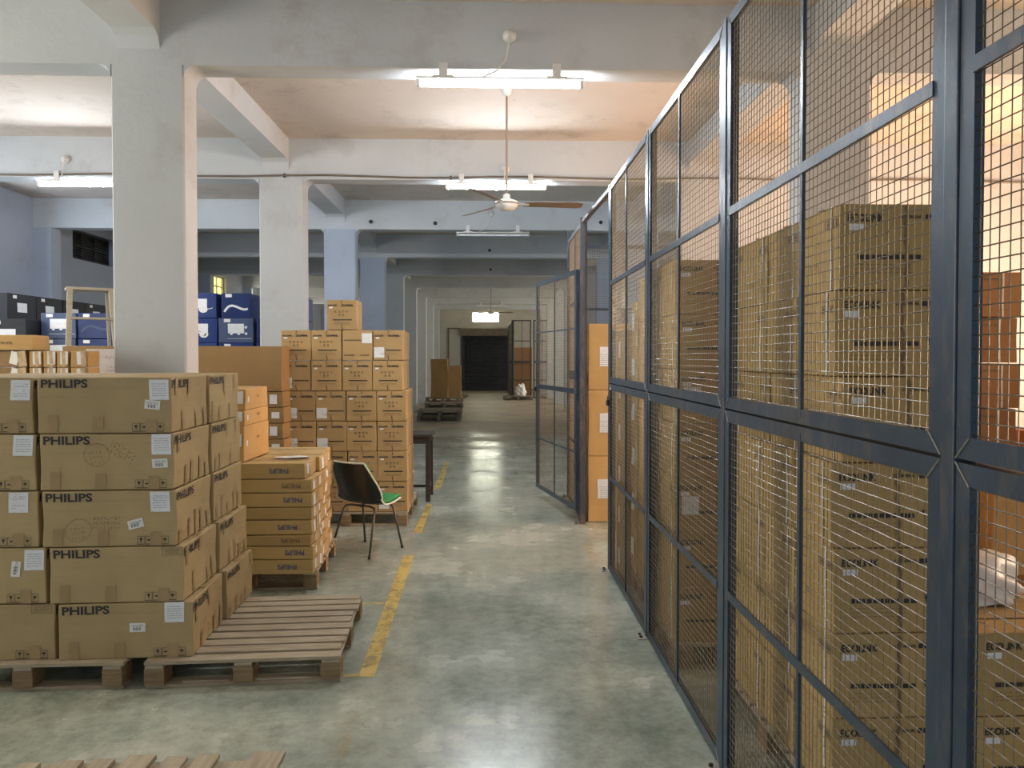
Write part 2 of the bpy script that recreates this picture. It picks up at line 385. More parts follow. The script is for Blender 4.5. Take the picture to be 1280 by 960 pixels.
# conduit clipped under the second beam
b = MB()
pts = [(-XW + .1 + i * .5, 9.3 - .018, BB + .035 + .012 * math.sin(i * 1.3)) for i in range(30)]
b.tube(pts, .012, 8); root = b.build('cable_conduit', M_WOODG)
tag(root, 'thin grey conduit running along the foot of the second ceiling beam', 'conduit')
for i in range(2, 29, 4):
    c = MB(); x, y, z = pts[i]; c.box(x - .012, x + .012, y - .006, 9.3, z - .022, z + .022); c.build('clip', M_DARKM, root)
# painted floor lines
def line(pts, mat=M_YEL):
    b = MB(); n_ = 12; (ax, ay), (bx, by), (cx, cy), (dx, dy) = pts; vs = []
    for i in range(n_ + 1):
        t = i / n_
        for (px, py), (qx, qy) in (((ax, ay), (cx, cy)), ((bx, by), (dx, dy))): vs.append((px + (qx - px) * t, py + (qy - py) * t, .0015))
    b.add(vs, [(2 * i, 2 * i + 1, 2 * i + 3, 2 * i + 2) for i in range(n_)])
    b.build('yellow_floor_line', mat, floor)
line([(-.694, 4.027), (-.609, 4.024), (-.733, 6.494), (-.641, 6.491)])
line([(-.73, 7.334), (-.65, 7.332), (-.715, 8.771), (-.655, 8.77)])
line([(-.713, 9.72), (-.62, 9.72), (-.70, 12.3), (-.64, 12.3)])
line([(-.90, 5.215), (-.72, 5.215), (-.90, 5.245), (-.72, 5.245)])
line([(-.80, 4.03), (-.695, 4.03), (-.80, 4.06), (-.695, 4.06)])
line([(-1.9, 6.9), (-.75, 7.0), (-1.9, 6.98), (-.75, 7.08)], M_YEL2)
line([(-1.5, 7.6), (-.85, 7.6), (-1.5, 7.66), (-.85, 7.66)], M_YEL2)
line([(.84, 6.35), (.93, 6.30), (.84, 6.85), (.90, 6.85)], M_YEL2)
line([(-.9, 2.98), (-.55, 2.96), (-.9, 3.03), (-.55, 3.01)], M_YEL2)
line([(-.69, 3.2), (-.61, 3.2), (-.69, 3.6), (-.61, 3.6)], M_YEL2)

# ------------------------------------------------------------------ decals and text
def rect(w_, h_, nx=3, ny=3):
    vs = [(-w_ / 2 + w_ * i / nx, -h_ / 2 + h_ * j / ny) for j in range(ny + 1) for i in range(nx + 1)]
    return vs, [(j * (nx + 1) + i, j * (nx + 1) + i + 1, (j + 1) * (nx + 1) + i + 1, (j + 1) * (nx + 1) + i) for j in range(ny) for i in range(nx)]
_tc = {}
def text(s, width=None, height=None, bold=.012):
    key = (s, bold)
    if key not in _tc:
        cu = bpy.data.curves.new('t', 'FONT'); cu.body = s; cu.size = 1; cu.offset = bold; cu.resolution_u = 3; cu.align_x = 'CENTER'
        ob = bpy.data.objects.new('t', cu); C.objects.link(ob)
        dg = bpy.context.evaluated_depsgraph_get(); dg.update(); ev = ob.evaluated_get(dg); me = ev.to_mesh()
        vs = [(v.co.x, v.co.y) for v in me.vertices]; fs = [tuple(p.vertices) for p in me.polygons]; ev.to_mesh_clear()
        bpy.data.objects.remove(ob); bpy.data.curves.remove(cu); _tc[key] = (vs, fs)
    vs, fs = _tc[key]
    xs = [p[0] for p in vs]; ys = [p[1] for p in vs]; W = max(xs) - min(xs); H = max(ys) - min(ys); cx = (max(xs) + min(xs)) / 2; cy = (max(ys) + min(ys)) / 2
    sx = width / W if width else height / H; sy = height / H if height else sx
    return [((x - cx) * sx, (y - cy) * sy) for x, y in vs], fs
def merge(*items):
    V = []; Fs = []
    for (vs, fs), dx, dy in items:
        o = len(V); V += [(x + dx, y + dy) for x, y in vs]; Fs += [tuple(i + o for i in f) for f in fs]
    return V, Fs
def frame2(w_, h_, t):
    return merge((rect(w_, t, 2, 1), 0, h_ / 2), (rect(w_, t, 2, 1), 0, -h_ / 2), (rect(t, h_, 1, 2), w_ / 2, 0), (rect(t, h_, 1, 2), -w_ / 2, 0))
def poly2(pts): return list(pts), [tuple(range(len(pts)))]
ARROWUP = poly2([(0, .012), (.007, .003), (.0025, .003), (.0025, -.012), (-.0025, -.012), (-.0025, .003), (-.007, .003)])
GLASS = poly2([(-.008, .012), (.008, .012), (.005, 0), (.0015, -.003), (.0015, -.010), (.006, -.012), (-.006, -.012), (-.0015, -.010), (-.0015, -.003), (-.005, 0)])
BROLLY = poly2([(-.010, 0), (-.007, .007), (0, .011), (.007, .007), (.010, 0), (.0015, 0), (.0015, -.010), (-.0015, -.010), (-.0015, 0)])
def handling():
    it = []
    for i in range(4): it.append((frame2(.036, .040, .0016), -.060 + i * .040, 0))
    it += [(GLASS, -.060, 0), (poly2([(-.012, 0), (0, .006), (.012, 0), (0, -.004)]), -.020, 0), (ARROWUP, .014, 0), (ARROWUP, .026, 0), (BROLLY, .060, 0), (rect(.16, .0016, 4, 1), 0, -.022)]
    return merge(*it)
def stroke(pts, t=.0022):
    V = []; Fs = []
    for i, (x, y) in enumerate(pts):
        a = pts[max(0, i - 1)]; c = pts[min(len(pts) - 1, i + 1)]; dx, dy = c[0] - a[0], c[1] - a[1]; L = math.hypot(dx, dy) or 1
        V += [(x - dy / L * t / 2, y + dx / L * t / 2), (x + dy / L * t / 2, y - dx / L * t / 2)]
    for i in range(len(pts) - 1): Fs.append((2 * i, 2 * i + 1, 2 * i + 3, 2 * i + 2))
    return V, Fs
def scribble(rng, lines=2, length=.12, h=.014, circle=False):
    it = []
    if circle: it.append((stroke([(.065 * math.cos(R(a)), .058 * math.sin(R(a))) for a in range(0, 375, 15)], .0018), 0, 0))
    for q in range(lines):
        k = int(length / .018)
        for c in range(k):
            x = -length / 2 + c * .018; pts = [(x + rng.uniform(0, .012), rng.uniform(-h / 2, h / 2)) for _ in range(4)]
            it.append((stroke(pts, .0022), 0, -q * .024 + (.01 if lines > 1 else 0)))
    return merge(*it)
def small_print(rng, w_, rows, gap=.008, t=.0025):
    it = []
    for q in range(rows):
        x = -w_ / 2
        while x < w_ / 2:
            a = rng.uniform(.008, .03); a = min(a, w_ / 2 - x + .001); it.append((rect(a, t, 1, 1), x + a / 2, -q * gap)); x += a + rng.uniform(.002, .005)
    return merge(*it)

# ------------------------------------------------------------------ cartons
def carton(name, w_, d_, h_, mat, seed, decals, amp=.0025, seam=True):
    """body mesh as the root; decals = (part name, face, u, v, shape, material, rotation) become children"""
    rng = random.Random(seed); ph = [rng.uniform(0, 6.28) for _ in range(6)]
    def warp(p):
        q = Vector(p)
        kx, kz = 5.5 / max(w_, .3), 6.5 / max(h_, .25)
        q.y += amp * math.sin(p.x * kx + ph[0]) * math.cos(p.z * kz + ph[1])
        q.x += amp * math.sin(p.y * 6 + ph[2]) * math.cos(p.z * kz + ph[3])
        q.z += amp * .22 * (math.sin(p.x * kx * 1.3 + ph[4]) + math.sin(p.y * 7 + ph[5])) * (p.z / h_)
        return q
    bm = bmesh.new(); bmesh.ops.create_cube(bm, size=1)
    for v in bm.verts: v.co = Vector((v.co.x * w_, v.co.y * d_, (v.co.z + .5) * h_))
    bmesh.ops.bevel(bm, geom=bm.edges[:], offset=.005, segments=2, affect='EDGES', profile=.5)
    bmesh.ops.subdivide_edges(bm, edges=[e for e in bm.edges if e.calc_length() > .12], cuts=5, use_grid_fill=True)
    for v in bm.verts: v.co = warp(v.co)
    me = bpy.data.meshes.new(name); bm.to_mesh(me); bm.free(); me.materials.append(mat)
    root = bpy.data.objects.new(name, me); C.objects.link(root)
    e = .0022
    def place(face, u, v):
        if face == 'front': return Vector((-w_ / 2 + u, -d_ / 2 - e, v))
        if face == 'right': return Vector((w_ / 2 + e, -d_ / 2 + u, v))
        if face == 'left': return Vector((-w_ / 2 - e, d_ / 2 - u, v))
        if face == 'top': return Vector((-w_ / 2 + u, -d_ / 2 + v, h_ + e))
    if seam:
        decals = list(decals) + [('tape', 'top', w_ / 2, d_ / 2, rect(w_ * .98, .05, 8, 1), M_TAPE, 0)]
    for i, (pn, face, u, v, (vs, fs), m, rot) in enumerate(decals):
        c, s = math.cos(rot), math.sin(rot); extra = .0002 + .00016 * i
        b_ = MB(); P = []
        for x, y in vs:
            X, Y = x * c - y * s, x * s + y * c; p = place(face, u + X, v + Y)
            p = warp(p)
            if face == 'front': p.y -= extra
            elif face == 'right': p.x += extra
            elif face == 'left': p.x -= extra
            else: p.z += extra
            P.append(p)
        b_.add(P, fs); me = bpy.data.meshes.new(pn); me.from_pydata([tuple(p) for p in b_.v], [], b_.f); me.materials.append(m)
        o = bpy.data.objects.new(pn, me); C.objects.link(o); o.parent = root
    return root
def put(o, x, y, z, rz=0): o.location = (x, y, z); o.rotation_euler = (0, 0, rz); return o

# ------------------------------------------------------------------ pallets
def make_pallet(w_, d_, wood=M_WOOD, blockm=M_WOODB, nb=10, h_=.143, seed=1, boards=None):
    """deck boards run along x; origin at the middle of the foot"""
    rng = random.Random(seed); root = empty('pallet')
    t = .018; pitch = d_ / nb; b = MB()
    if boards:
        for y0, y1, end in boards: b.box(-w_ / 2, end, y0, y1, h_ - t, h_ + rng.uniform(-.002, .002))
    for i in range(0 if boards else nb):
        y0 = -d_ / 2 + i * pitch; bw = pitch * rng.uniform(.70, .82); j = rng.uniform(-.012, .012)
        M = Matrix.Translation((j, 0, 0)) @ Matrix.Rotation(rng.uniform(-.004, .004), 4, 'Z')
        b.box(-w_ / 2, w_ / 2, y0, y0 + bw, h_ - t, h_ + rng.uniform(-.002, .001), 0, M)
    b.build('deck_boards', wood, root, bev=.002)
    for sx in (-1, 0, 1):
        x = sx * (w_ / 2 - .05); b = MB(); b.box(x - .045, x + .045, -d_ / 2, d_ / 2, h_ - 2 * t, h_ - t - .0005); b.build('bearer_board', wood, root, bev=.002)
        for sy in (-1, 0, 1):
            y = sy * (d_ / 2 - .06); b = MB(); b.box(x - .05, x + .05, y - .06, y + .06, t + .0005, h_ - 2 * t - .0005); b.build('block', blockm, root, bev=.004)
    for sy in (-1, 0, 1):
        y = sy * (d_ / 2 - .06); b = MB(); b.box(-w_ / 2, w_ / 2, y - .045, y + .045, 0, t); b.build('bottom_board', wood, root, bev=.002)
    return root
PR = tag(make_pallet(.985, 1.06, seed=3), 'bare wooden pallet with empty slatted deck beside the yellow line', 'pallet', 'wooden pallets'); put(PR, -1.298, 4.455, 0, R(3.2))
PL = tag(make_pallet(.985, 1.10, seed=5), 'wooden pallet carrying the large stack of printed cartons nearest the viewer', 'pallet', 'wooden pallets'); put(PL, -2.375, 4.44, 0, R(1.2))
p = tag(copy_tree(PL), 'wooden pallet at the bottom edge of the picture, only board ends showing', 'pallet', 'wooden pallets')
for ch in list(p.children): bpy.data.objects.remove(ch)
bpy.data.objects.remove(p)
FB = [(-1.80, -1.72, 2.94), (-1.645, -1.565, 2.955), (-1.53, -1.45, 2.965), (-1.405, -1.30, 2.985), (-1.255, -1.175, 2.975), (-1.14, -1.055, 2.985), (-.925, -.803, 2.995)]
p = tag(make_pallet(1.1, .98, seed=9, boards=[(-(x1 + 1.31), -(x0 + 1.31), e - 2.42) for x0, x1, e in FB]), 'wooden pallet at the bottom edge of the picture, only board ends showing', 'pallet', 'wooden pallets'); put(p, -1.31, 2.42, 0, R(90))
p = tag(make_pallet(1.0, 1.02, seed=11), 'wooden pallet under the flat blue printed cartons', 'pallet', 'wooden pallets'); put(p, -1.785, 6.03, 0, R(3.5))
p = tag(make_pallet(1.24, 1.15, seed=12), 'wooden pallet under the grid of square cartons behind the chair', 'pallet', 'wooden pallets'); put(p, -1.44, 8.20, 0, 0)

# ------------------------------------------------------------------ big printed cartons, front left
def philips(seed, decor):
    rng = random.Random(seed); W, D, H = .665, .530, .286
    L = text('PHILIPS', .232, .044, .03)
    ds = [('logo', 'front', .135, H - .032, L, M_INK, 0)]
    ds.append(('logo', 'right', .125, H - .036, L, M_INK, 0))
    if 'sheet' in decor: x, y = decor['sheet']; ds.append(('shipping_label', 'front', x, y, rect(.098, .104), M_LABEL, 0)); 
    if 'bar' in decor:
        x, y, r = decor['bar']; ds.append(('barcode_label', 'front', x, y, rect(.078, .046), M_PAPER, r))
        ds.append(('barcode', 'front', x - .004, y - .008, merge(*[(rect(.002 + .002 * (q % 3 == 0), .016, 1, 1), -.016 + q * .0055, 0) for q in range(7)]), M_INK, r))
        ds.append(('label_print', 'front', x, y + .012, small_print(rng, .055, 2, .007, .0018), M_INK, r))
    if 'sheet' in decor: ds.append(('label_print', 'front', x0s(decor)[0], x0s(decor)[1] + .03, small_print(rng, .07, 6, .012, .0016), M_INKB, 0))
    if 'circle' in decor: x, y = decor['circle']; ds.append(('pen_writing', 'front', x, y, scribble(rng, 3, .08, .016, True), M_INKF, .2))
    if 'pen' in decor: x, y, r = decor['pen']; ds.append(('pen_writing', 'front', x, y, scribble(rng, 3, .15, .018), M_INKF, r))
    if 'dash' in decor: x, y = decor['dash']; ds.append(('printed_box', 'front', x, y, merge((frame2(.10, .042, .002), 0, 0), (small_print(rng, .07, 3, .010, .003), 0, .01)), M_INKF, 0))
    ds.append(('handling_marks', 'front', W - .115, .030, handling(), M_INK, 0))
    ds.append(('tape_strip', 'front', .075, .048, rect(.050, .092), M_TAPE, rng.uniform(-.03, .03)))
    ds.append(('tape_strip', 'front', .30, .044, rect(.054, .084), M_TAPE, rng.uniform(-.03, .03)))
    ds.append(('tape_strip', 'front', W - .10, .036, rect(.056, .070), M_TAPE, 0))
    for q in range(5):
        hh = rng.uniform(.07, .14); ds.append(('tape_strip', 'right', .06 + q * .10 + rng.uniform(-.02, .02), (hh / 2 + .002) if q % 2 else rng.choice([hh / 2, H - hh / 2 - .004]), rect(.034, hh), M_TAPE, rng.uniform(-.05, .05)))
    if seed % 3: ds.append(ds.pop(1))
    return carton('carton', W, D, H, M_CARD, seed, ds, .003)
def x0s(d): return d['sheet']
main = [ # bottom to top: x of the right edge at the front, yaw, decoration
    (-1.552, 3.2, dict(sheet=(.575, .235), bar=(.39, .16, 0)), 'with a barcode label near its middle'),
    (-1.590, 2.4, dict(dash=(.61, .262)), 'with no white label on its front'),
    (-1.622, 2.0, dict(sheet=(.585, .228), bar=(.46, .115, .25), circle=(.175, .085), pen=(.32, .135, 0)), 'with a circled pen note and a tilted barcode label'),
    (-1.630, 1.6, dict(sheet=(.605, .232), bar=(.595, .135, .03), circle=(.28, .18), pen=(.42, .20, -.6)), 'with a pen circle high on its front'),
    (-1.640, 1.6, dict(sheet=(.605, .222), bar=(.57, .145, -.1)), 'two white labels one above the other')]
POS = ['bottom', 'fourth from the top', 'third from the top', 'second from the top', 'top']
z = .144
for i, (xr, ya, dec, note) in enumerate(main):
    o = philips(20 + i, dec); put(o, xr - .3325, 3.945 + .2675, z, R(ya))
    tag(o, ['lowest', 'fourth', 'middle', 'second', 'topmost'][i] + ' carton of the nearest stack, ' + note, 'box', 'large printed cartons at front left')
    o2 = philips(40 + i, {}); put(o2, xr - .3325 - .005, 3.945 + .2675 + .565, z, R(ya * .5))
    tag(o2, ['lowest', 'fourth', 'third', 'second', 'topmost'][i] + ' big carton down, directly behind the nearest stack', 'box', 'large printed cartons at front left')
    dl = [dict(dash=(.60, .262)), dict(sheet=(.61, .225), bar=(.52, .18, 1.5)), dict(sheet=(.57, .23)), dict(sheet=(.605, .23)), dict(sheet=(.605, .222))][i]
    o3 = philips(60 + i, dl); put(o3, xr - .3325 - .675 - (.012 if i else .01), 3.935 + .2675, z, R(ya * .5))
    tag(o3, ['lowest', 'fourth', 'middle', 'second', 'topmost'][i] + ' big carton of the stack cut by the left picture edge', 'box', 'large printed cartons at front left')
    o4 = philips(80 + i, {}); put(o4, xr - .3325 - .675 - .012, 3.935 + .2675 + .545, z, 0)
    tag(o4, ['lowest', 'fourth', 'third', 'second', 'topmost'][i] + ' big carton down in the rear left stack, almost hidden', 'box', 'large printed cartons at front left')
    z += .2912

# ------------------------------------------------------------------ flat cartons with upside-down blue print
hs = [.108, .097, .080, .108, .090, .103, .099, .115]
txt = [1, 1, 2, 1, 0, 1, 2, 1]; z = .144; ztop = 0
def flat(seed, W, D, H, kind, end=True, mat=M_CARD3):
    rng = random.Random(seed); ds = []
    if kind: ds.append(('logo', 'front', W - .16 + rng.uniform(-.03, .03), H / 2, text('PHILIPS', .135, min(.036, H * .4), .02), M_INKB if kind == 1 else M_INKF, math.pi))
    if end:
        if rng.random() < .8: ds.append(('end_label', 'right', .06 + rng.uniform(0, .05), H * rng.uniform(.42, .58), rect(rng.uniform(.04, .08), H * rng.uniform(.5, .85)), rng.choice([M_PAPER, M_LABEL]), rng.uniform(-.3, .3)))
        if rng.random() < .6: ds.append(('end_label', 'right', D - .09 + rng.uniform(-.03, .02), H * rng.uniform(.4, .6), rect(rng.uniform(.03, .07), H * rng.uniform(.4, .7)), M_PAPER, rng.uniform(-.6, .6)))
        ds.append(('clear_tape', 'right', D * rng.uniform(.35, .65), H * .5, rect(rng.uniform(.05, .10), H * .9), M_TAPE2, rng.uniform(-.3, .3)))
    ds.append(('tape', 'top', W / 2, D / 2, rect(W * .98, .05, 8, 1), M_TAPE2, 0))
    return carton('flat_carton', W, D, H - .003, mat, seed, ds, .003, seam=False)
lev = ['lowest', 'second lowest', 'third lowest', 'fourth lowest', 'fourth', 'third', 'second', 'topmost']
for i, H in enumerate(hs):
    rng = random.Random(i + 5)
    for r_, (y0, dd) in enumerate(((5.45, .36), (5.825, .30), (6.14, .30))):
        o = flat(100 + i * 3 + r_, .90, dd, H - .002, txt[i] if r_ == 0 else 0); put(o, -1.262 - .45 - (0, .028, .062)[r_] + rng.uniform(-.012, .008) - (.05 if (i == 7 and r_ == 0) else 0), y0 + dd / 2, z, R(rng.uniform(-.8, .8)))
        tag(o, lev[i] + ' long flat carton in the %s row on the pallet left of the chair' % ['front', 'middle', 'rear'][r_], 'box', 'flat cartons on the pallet left of the chair')
    z += H
ztop = z
b = MB(); vs = [(x, y, .004 * math.sin(x * 30 + y * 20) + .003) for y in (-.05, 0, .05) for x in (-.12, -.04, .04, .12)]
b.add(vs + [(p[0], p[1], p[2] + .001) for p in vs], [(j * 4 + i, j * 4 + i + 1, j * 4 + i + 5, j * 4 + i + 4) for j in range(2) for i in range(3)] + [(12 + j * 4 + i, 12 + j * 4 + i + 1, 12 + j * 4 + i + 5, 12 + j * 4 + i + 4) for j in range(2) for i in range(3)])
o = b.build('paper_sheet', M_PAPER); o.location = (-1.47, 5.72, ztop + .004); o.rotation_euler = (0, 0, .15); tag(o, 'white paper sheet lying on the flat cartons', 'paper')
z = ztop + .001
for i, H in enumerate((.26, .11, .155)):
    ds = [('shipping_label', 'front', .34, H * .6, rect(.05, min(.09, H * .6)), M_LABEL, 0), ('barcode_label', 'right', .06, H * .5, rect(.03, .04), M_LABEL, 0), ('logo', 'right', .30, H * .6, text('PHILIPS', .07, .018, .02), M_INKF, 0)]
    o = carton('carton', .38, .56, H - .002, M_ORANGE, 140 + i, ds, .002); put(o, -1.745 - .19, 5.49 + .28, z, R(-1.5 + i)); z += H
    tag(o, ['orange kraft carton resting on the flat cartons, deepest and lowest of three', 'thin orange kraft carton in the middle of three on the flat cartons', 'orange kraft carton, uppermost of three on the flat cartons'][i], 'box', 'orange kraft cartons on the flat stack')

# ------------------------------------------------------------------ grid of square cartons behind the chair
def grid_decals(seed, variant, H=.300, W=.298):
    rng = random.Random(seed); ds = []
    if variant == 'flip':
        ds.append(('logo', 'front', .07, .05, text('ECOLINK', .10, .014, .03), M_INK, 0)); ds.append(('logo', 'front', .22, .05, text('COLORPEARL', .09, .012, .03), M_INK, 0))
        ds.append(('print_bar', 'front', .10, H - .10, rect(.17, .007, 4, 1), M_INK, 0))
        ds.append(('shipping_label', 'front', W - .055, H - .08, rect(.10, .10), M_LABEL, 0))
        return ds
    ds.append(('logo', 'front', .062, H - .055, text('ECOLINK', .090, .016, .05), M_INK, 0))
    ds.append(('logo', 'front', .205, H - .055, text('COLORPEARL', .120, .020, .07), M_INK, 0))
    ds.append(('barcode_label', 'front', .045, H - .078, rect(.036, .016, 1, 1), M_LABEL, 0))
    ds.append(('print_bar', 'front', .155 if variant != 'sheet' else .20, .100, rect(.19 if variant != 'sheet' else .15, .011, 4, 1), M_INK, 0))
    if variant != 'sheet':
        ic = [(merge((frame2(.018, .018, .002), 0, 0), (ARROWUP, 0, 0)), -.055 + q * .037, 0) for q in range(4)] + [(merge((frame2(.018, .018, .002), 0, 0), (GLASS, 0, 0)), -.018 + q * .037, -.036) for q in range(2)]
        ds.append(('handling_marks', 'front', .145, H - .118, merge(*ic), M_INKF, 0))
    else: ds.append(('shipping_label', 'front', .058, .078, rect(.104, .106), M_LABEL, 0))
    ds.append(('small_print', 'front', .155, .072, small_print(rng, .17, 2, .014, .003), M_INKF, 0))
    ds.append(('scuffed_tape', 'front', .15, .028, rect(.012, .05), M_INKF, .2)); ds.append(('scuffed_tape', 'front', .15, H - .02, rect(.010, .034), M_INKF, -.2))
    ds.append(('tape_strip', 'right', .20, .17, rect(.03, .24, 1, 4), M_TAPE2, 0)); ds.append(('print_bar', 'right', .08, H - .05, rect(.04, .012, 1, 1), M_INKF, 0))
    return ds
protos = {}
def grid_box(variant, k):
    key = (variant, k % 3)
    if key not in protos: protos[key] = carton('carton', .295, .362, .299, M_CARD2, 200 + len(protos) * 7, grid_decals(k, variant), .002); return protos[key]
    return copy_tree(protos[key])
rows = [  # top row first
    (-2.072, ['plain', 'plain', 'flip', 'sheet']), (-2.075, ['sheet', 'plain', 'plain', 'plain']), (-2.030, ['sheet', 'sheet', 'plain', 'plain']),
    (-2.025, ['sheet', 'sheet', 'plain', 'plain']), (-2.020, ['plain', 'sheet', 'plain', 'plain']), (-2.020, ['plain', 'plain', 'plain', 'sheet'])]
NUM = ['top', 'second', 'third', 'fourth', 'fifth', 'bottom']; CN = ['left', 'second', 'third', 'right']
k = 0
for i, (x0, vs) in enumerate(rows):
    z = .146 + (5 - i) * .304; rng = random.Random(i)
    for j, v in enumerate(vs):
        k += 1; o = grid_box(v, k); put(o, x0 + .149 + j * (.3045 if i < 2 else .302) + rng.uniform(-.003, .003), 7.64 + .183 + rng.uniform(-.008, .012), z, R(rng.uniform(-.5, .5)))
        tag(o, 'square carton in the %s row, %s column of the stack behind the chair' % (NUM[i], CN[j]), 'box', 'square cartons stacked behind the chair')
    k += 1; o = grid_box('plain', k); put(o, x0 + .149 + 3 * (.3045 if i < 2 else .302) - .012, 7.64 + .183 + .38, z, R(rng.uniform(-.5, .5)))
    tag(o, 'square carton in the %s row, set behind the right column near the chair' % NUM[i], 'box', 'square cartons stacked behind the chair')
o = grid_box('plain', 2); put(o, -1.475, 7.66 + .183, .146 + 6 * .304, R(1)); tag(o, 'single square carton alone on top of the stack behind the chair', 'box')

# ------------------------------------------------------------------ brown carton wall and label stack between the columns
z = .003
for i in range(9):
    H = .152
    o = flat(300 + i, .86, .27, H - .002, 0, False, M_BROWN)
    me = None; put(o, -1.965 - .43 + (.01 if i % 2 else 0), 7.31 + .135, z, 0)
    tag(o, '%s brown carton up from the floor in the stack left of the square cartons' % ORD[i + 1], 'box', 'brown cartons left of the square stack')
    lb = MB(); xx = .43 - .09
    for dx, ww, hh in ((0, .07, .09), (-.10, .03, .09)) if i % 2 == 0 else ((.01, .075, .06),):
        lb.box(xx + dx - ww / 2, xx + dx + ww / 2, -.1395, -.1380, .075 - hh / 2, .075 + hh / 2)
    lb.build('shipping_label', M_LABEL, o); z += H
zz = z
for i, (x, wd) in enumerate(((-1.955 - .51, 1.02), (-1.955 - 1.54, 1.02))):
    o = carton('carton', wd, .28, .43, M_BROWN, 320 + i, [], .003); put(o, x - .015, 7.30 + .14, zz, 0)
    tag(o, ['long plain brown carton lying on top, between the two nearest left columns', 'long plain brown carton on top, left of the nearest column under the ladder'][i], 'box', 'long plain brown cartons')
z = .003
for i in range(3):
    o = carton('carton', 1.0, .28, zz / 3 - .003, M_BROWN, 330 + i, [], .002); put(o, -3.49, 7.44, z, 0); z += zz / 3
    tag(o, '%s plain brown carton under the long carton left of the nearest column' % ['lowest', 'second', 'highest'][i], 'box', 'long plain brown cartons')

# small labelled cartons, orange carton, white carton behind the front stack
z = .003
for i in range(3):
    o = carton('carton', 1.35, .46, .500, M_BROWN, 350 + i, [], .002); put(o, -3.42, 5.60, z, 0); z += .502
    tag(o, 'wide brown carton, %s of the pile that lifts the small labelled cartons' % ['lowest', 'second', 'highest'][i], 'box', 'wide brown cartons behind the front stack')
zb = z
xs = [-3.345, -3.19, -3.095, -3.0, -2.885, -3.52]
names = ['brown and widest, with a tilted label', 'just right of the wide brown one', 'middle of the orange ones', 'second from the right', 'rightmost, crumpled tape on its end', 'outside the left picture edge']
for i in range(6):
    wd = (.20, .09, .088, .086, .125, .13)[i]
    for r_ in range(2):
        H = .118
        ds = [('end_label', 'front', wd / 2 + .01, H * .55, rect(min(.058, wd * .62), .09), M_PAPER, (-.25, .02, -.03, .02, .1, 0)[i]), ('clear_tape', 'front', wd - .035, H / 2, rect(wd * .3, H * .94), M_TAPE2, .1)]
        o = carton('carton', wd - .004, .16, H - .004, M_ORANGE if i else M_BROWN, 360 + i * 2 + r_, ds, .002); put(o, xs[i] + .0, 5.42 + .11, zb + r_ * H, R((i % 3 - 1) * 2))
        tag(o, 'small carton with white end label, %s row, %s' % (['lower', 'upper'][r_], names[i]), 'box', 'small cartons with white end labels')
zt = zb + .238
o = carton('long_carton', .93, .20, .105, M_ORANGE, 380, [('logo', 'front', .45, .05, text('PHILIPS', .13, .022, .02), M_INKF, 0), ('logo', 'front', .73, .05, text('PHILIPS', .10, .018, .02), M_INKF, 0)], .003, seam=False)
put(o, -3.66, 5.42 + .11, zt, R(1)); tag(o, 'long orange kraft carton lying across the small labelled cartons', 'box')
z = .003
for i in range(2):
    o = carton('carton', .60, .40, .76, M_BROWN, 384 + i, [], .002); put(o, -2.95, 6.45, z, 0); z += .762
    tag(o, 'tall brown carton, %s of two under the white carton' % ['lower', 'upper'][i], 'box', 'tall brown cartons under the white carton')
rng = random.Random(3)
o = carton('white_carton', .62, .40, .235, M_WHITEC, 390, [('pen_writing', 'front', .13, .17, scribble(rng, 1, .22, .02), M_INK, -.04), ('pen_writing', 'front', .22, .09, scribble(rng, 1, .10, .02), M_INK, -.03), ('small_print', 'front', .20, .06, small_print(rng, .08, 1), M_INK, 0)], .002, seam=False)
put(o, -2.95, 6.45, z, 0); tag(o, 'pale pinkish white carton with handwriting beside the nearest column', 'box')

# black and blue cartons further back
def dark_carton(seed, mat, W, D, H, rng, face='right', lens=False):
    ds = [('shipping_label', face, (D if face == 'right' else W) * .5, H * .58, rect(.20, .12), M_LABEL, 0)] if rng.random() < (.35 if mat is M_BLUEC else .85) else []
    ds.append(('barcode_label', face, (D if face == 'right' else W) * .25, H * .9, rect(.08, .04, 1, 1), M_PAPER, 0))
    if face == 'right': ds.append(('barcode_label', 'front', W * .5, H * .85, rect(.12, .05, 1, 1), M_PAPER, 0)); ds.append(('shipping_label', 'front', W * .5, H * .45, rect(.26, .12, 1, 1), M_LABEL, 0))
    if mat is M_BLUEC:
        ds.append(('printed_swoosh', 'front', W * .45, H * .5, stroke([(-W * .4 + t * W * .8 / 10, -H * .12 + .05 * math.sin(t * .5)) for t in range(11)], .008 + .02 * (seed % 3 == 0)), M_LABEL if seed % 2 else M_BLUEG, .3))
        if lens:
            ds.append(('printed_lens', 'front', W * .62, H * .35, poly2([(.055 * math.cos(R(a)), .045 * math.sin(R(a))) for a in range(0, 360, 20)]), M_PAPER, 0))
            ds.append(('printed_lens', 'front', W * .62, H * .35, poly2([(.030 * math.cos(R(a)), .024 * math.sin(R(a))) for a in range(0, 360, 20)]), M_INK, 0))
    if mat is M_BLUEG:
        ds.append(('printed_icons', 'front', W * .6, H * .5, merge(*[(poly2([(.018 * math.cos(R(a)), .018 * math.sin(R(a))) for a in range(0, 360, 45)]), (q % 3) * .09 - .10, (q // 3) * .08 - .04) for q in range(6)] + [(rect(.30, .004, 1, 1), 0, -.10)]), M_LABEL, 0))
    return carton('carton', W, D, H, mat, seed, ds, .002, seam=False)
rng = random.Random(8)
n5 = 0
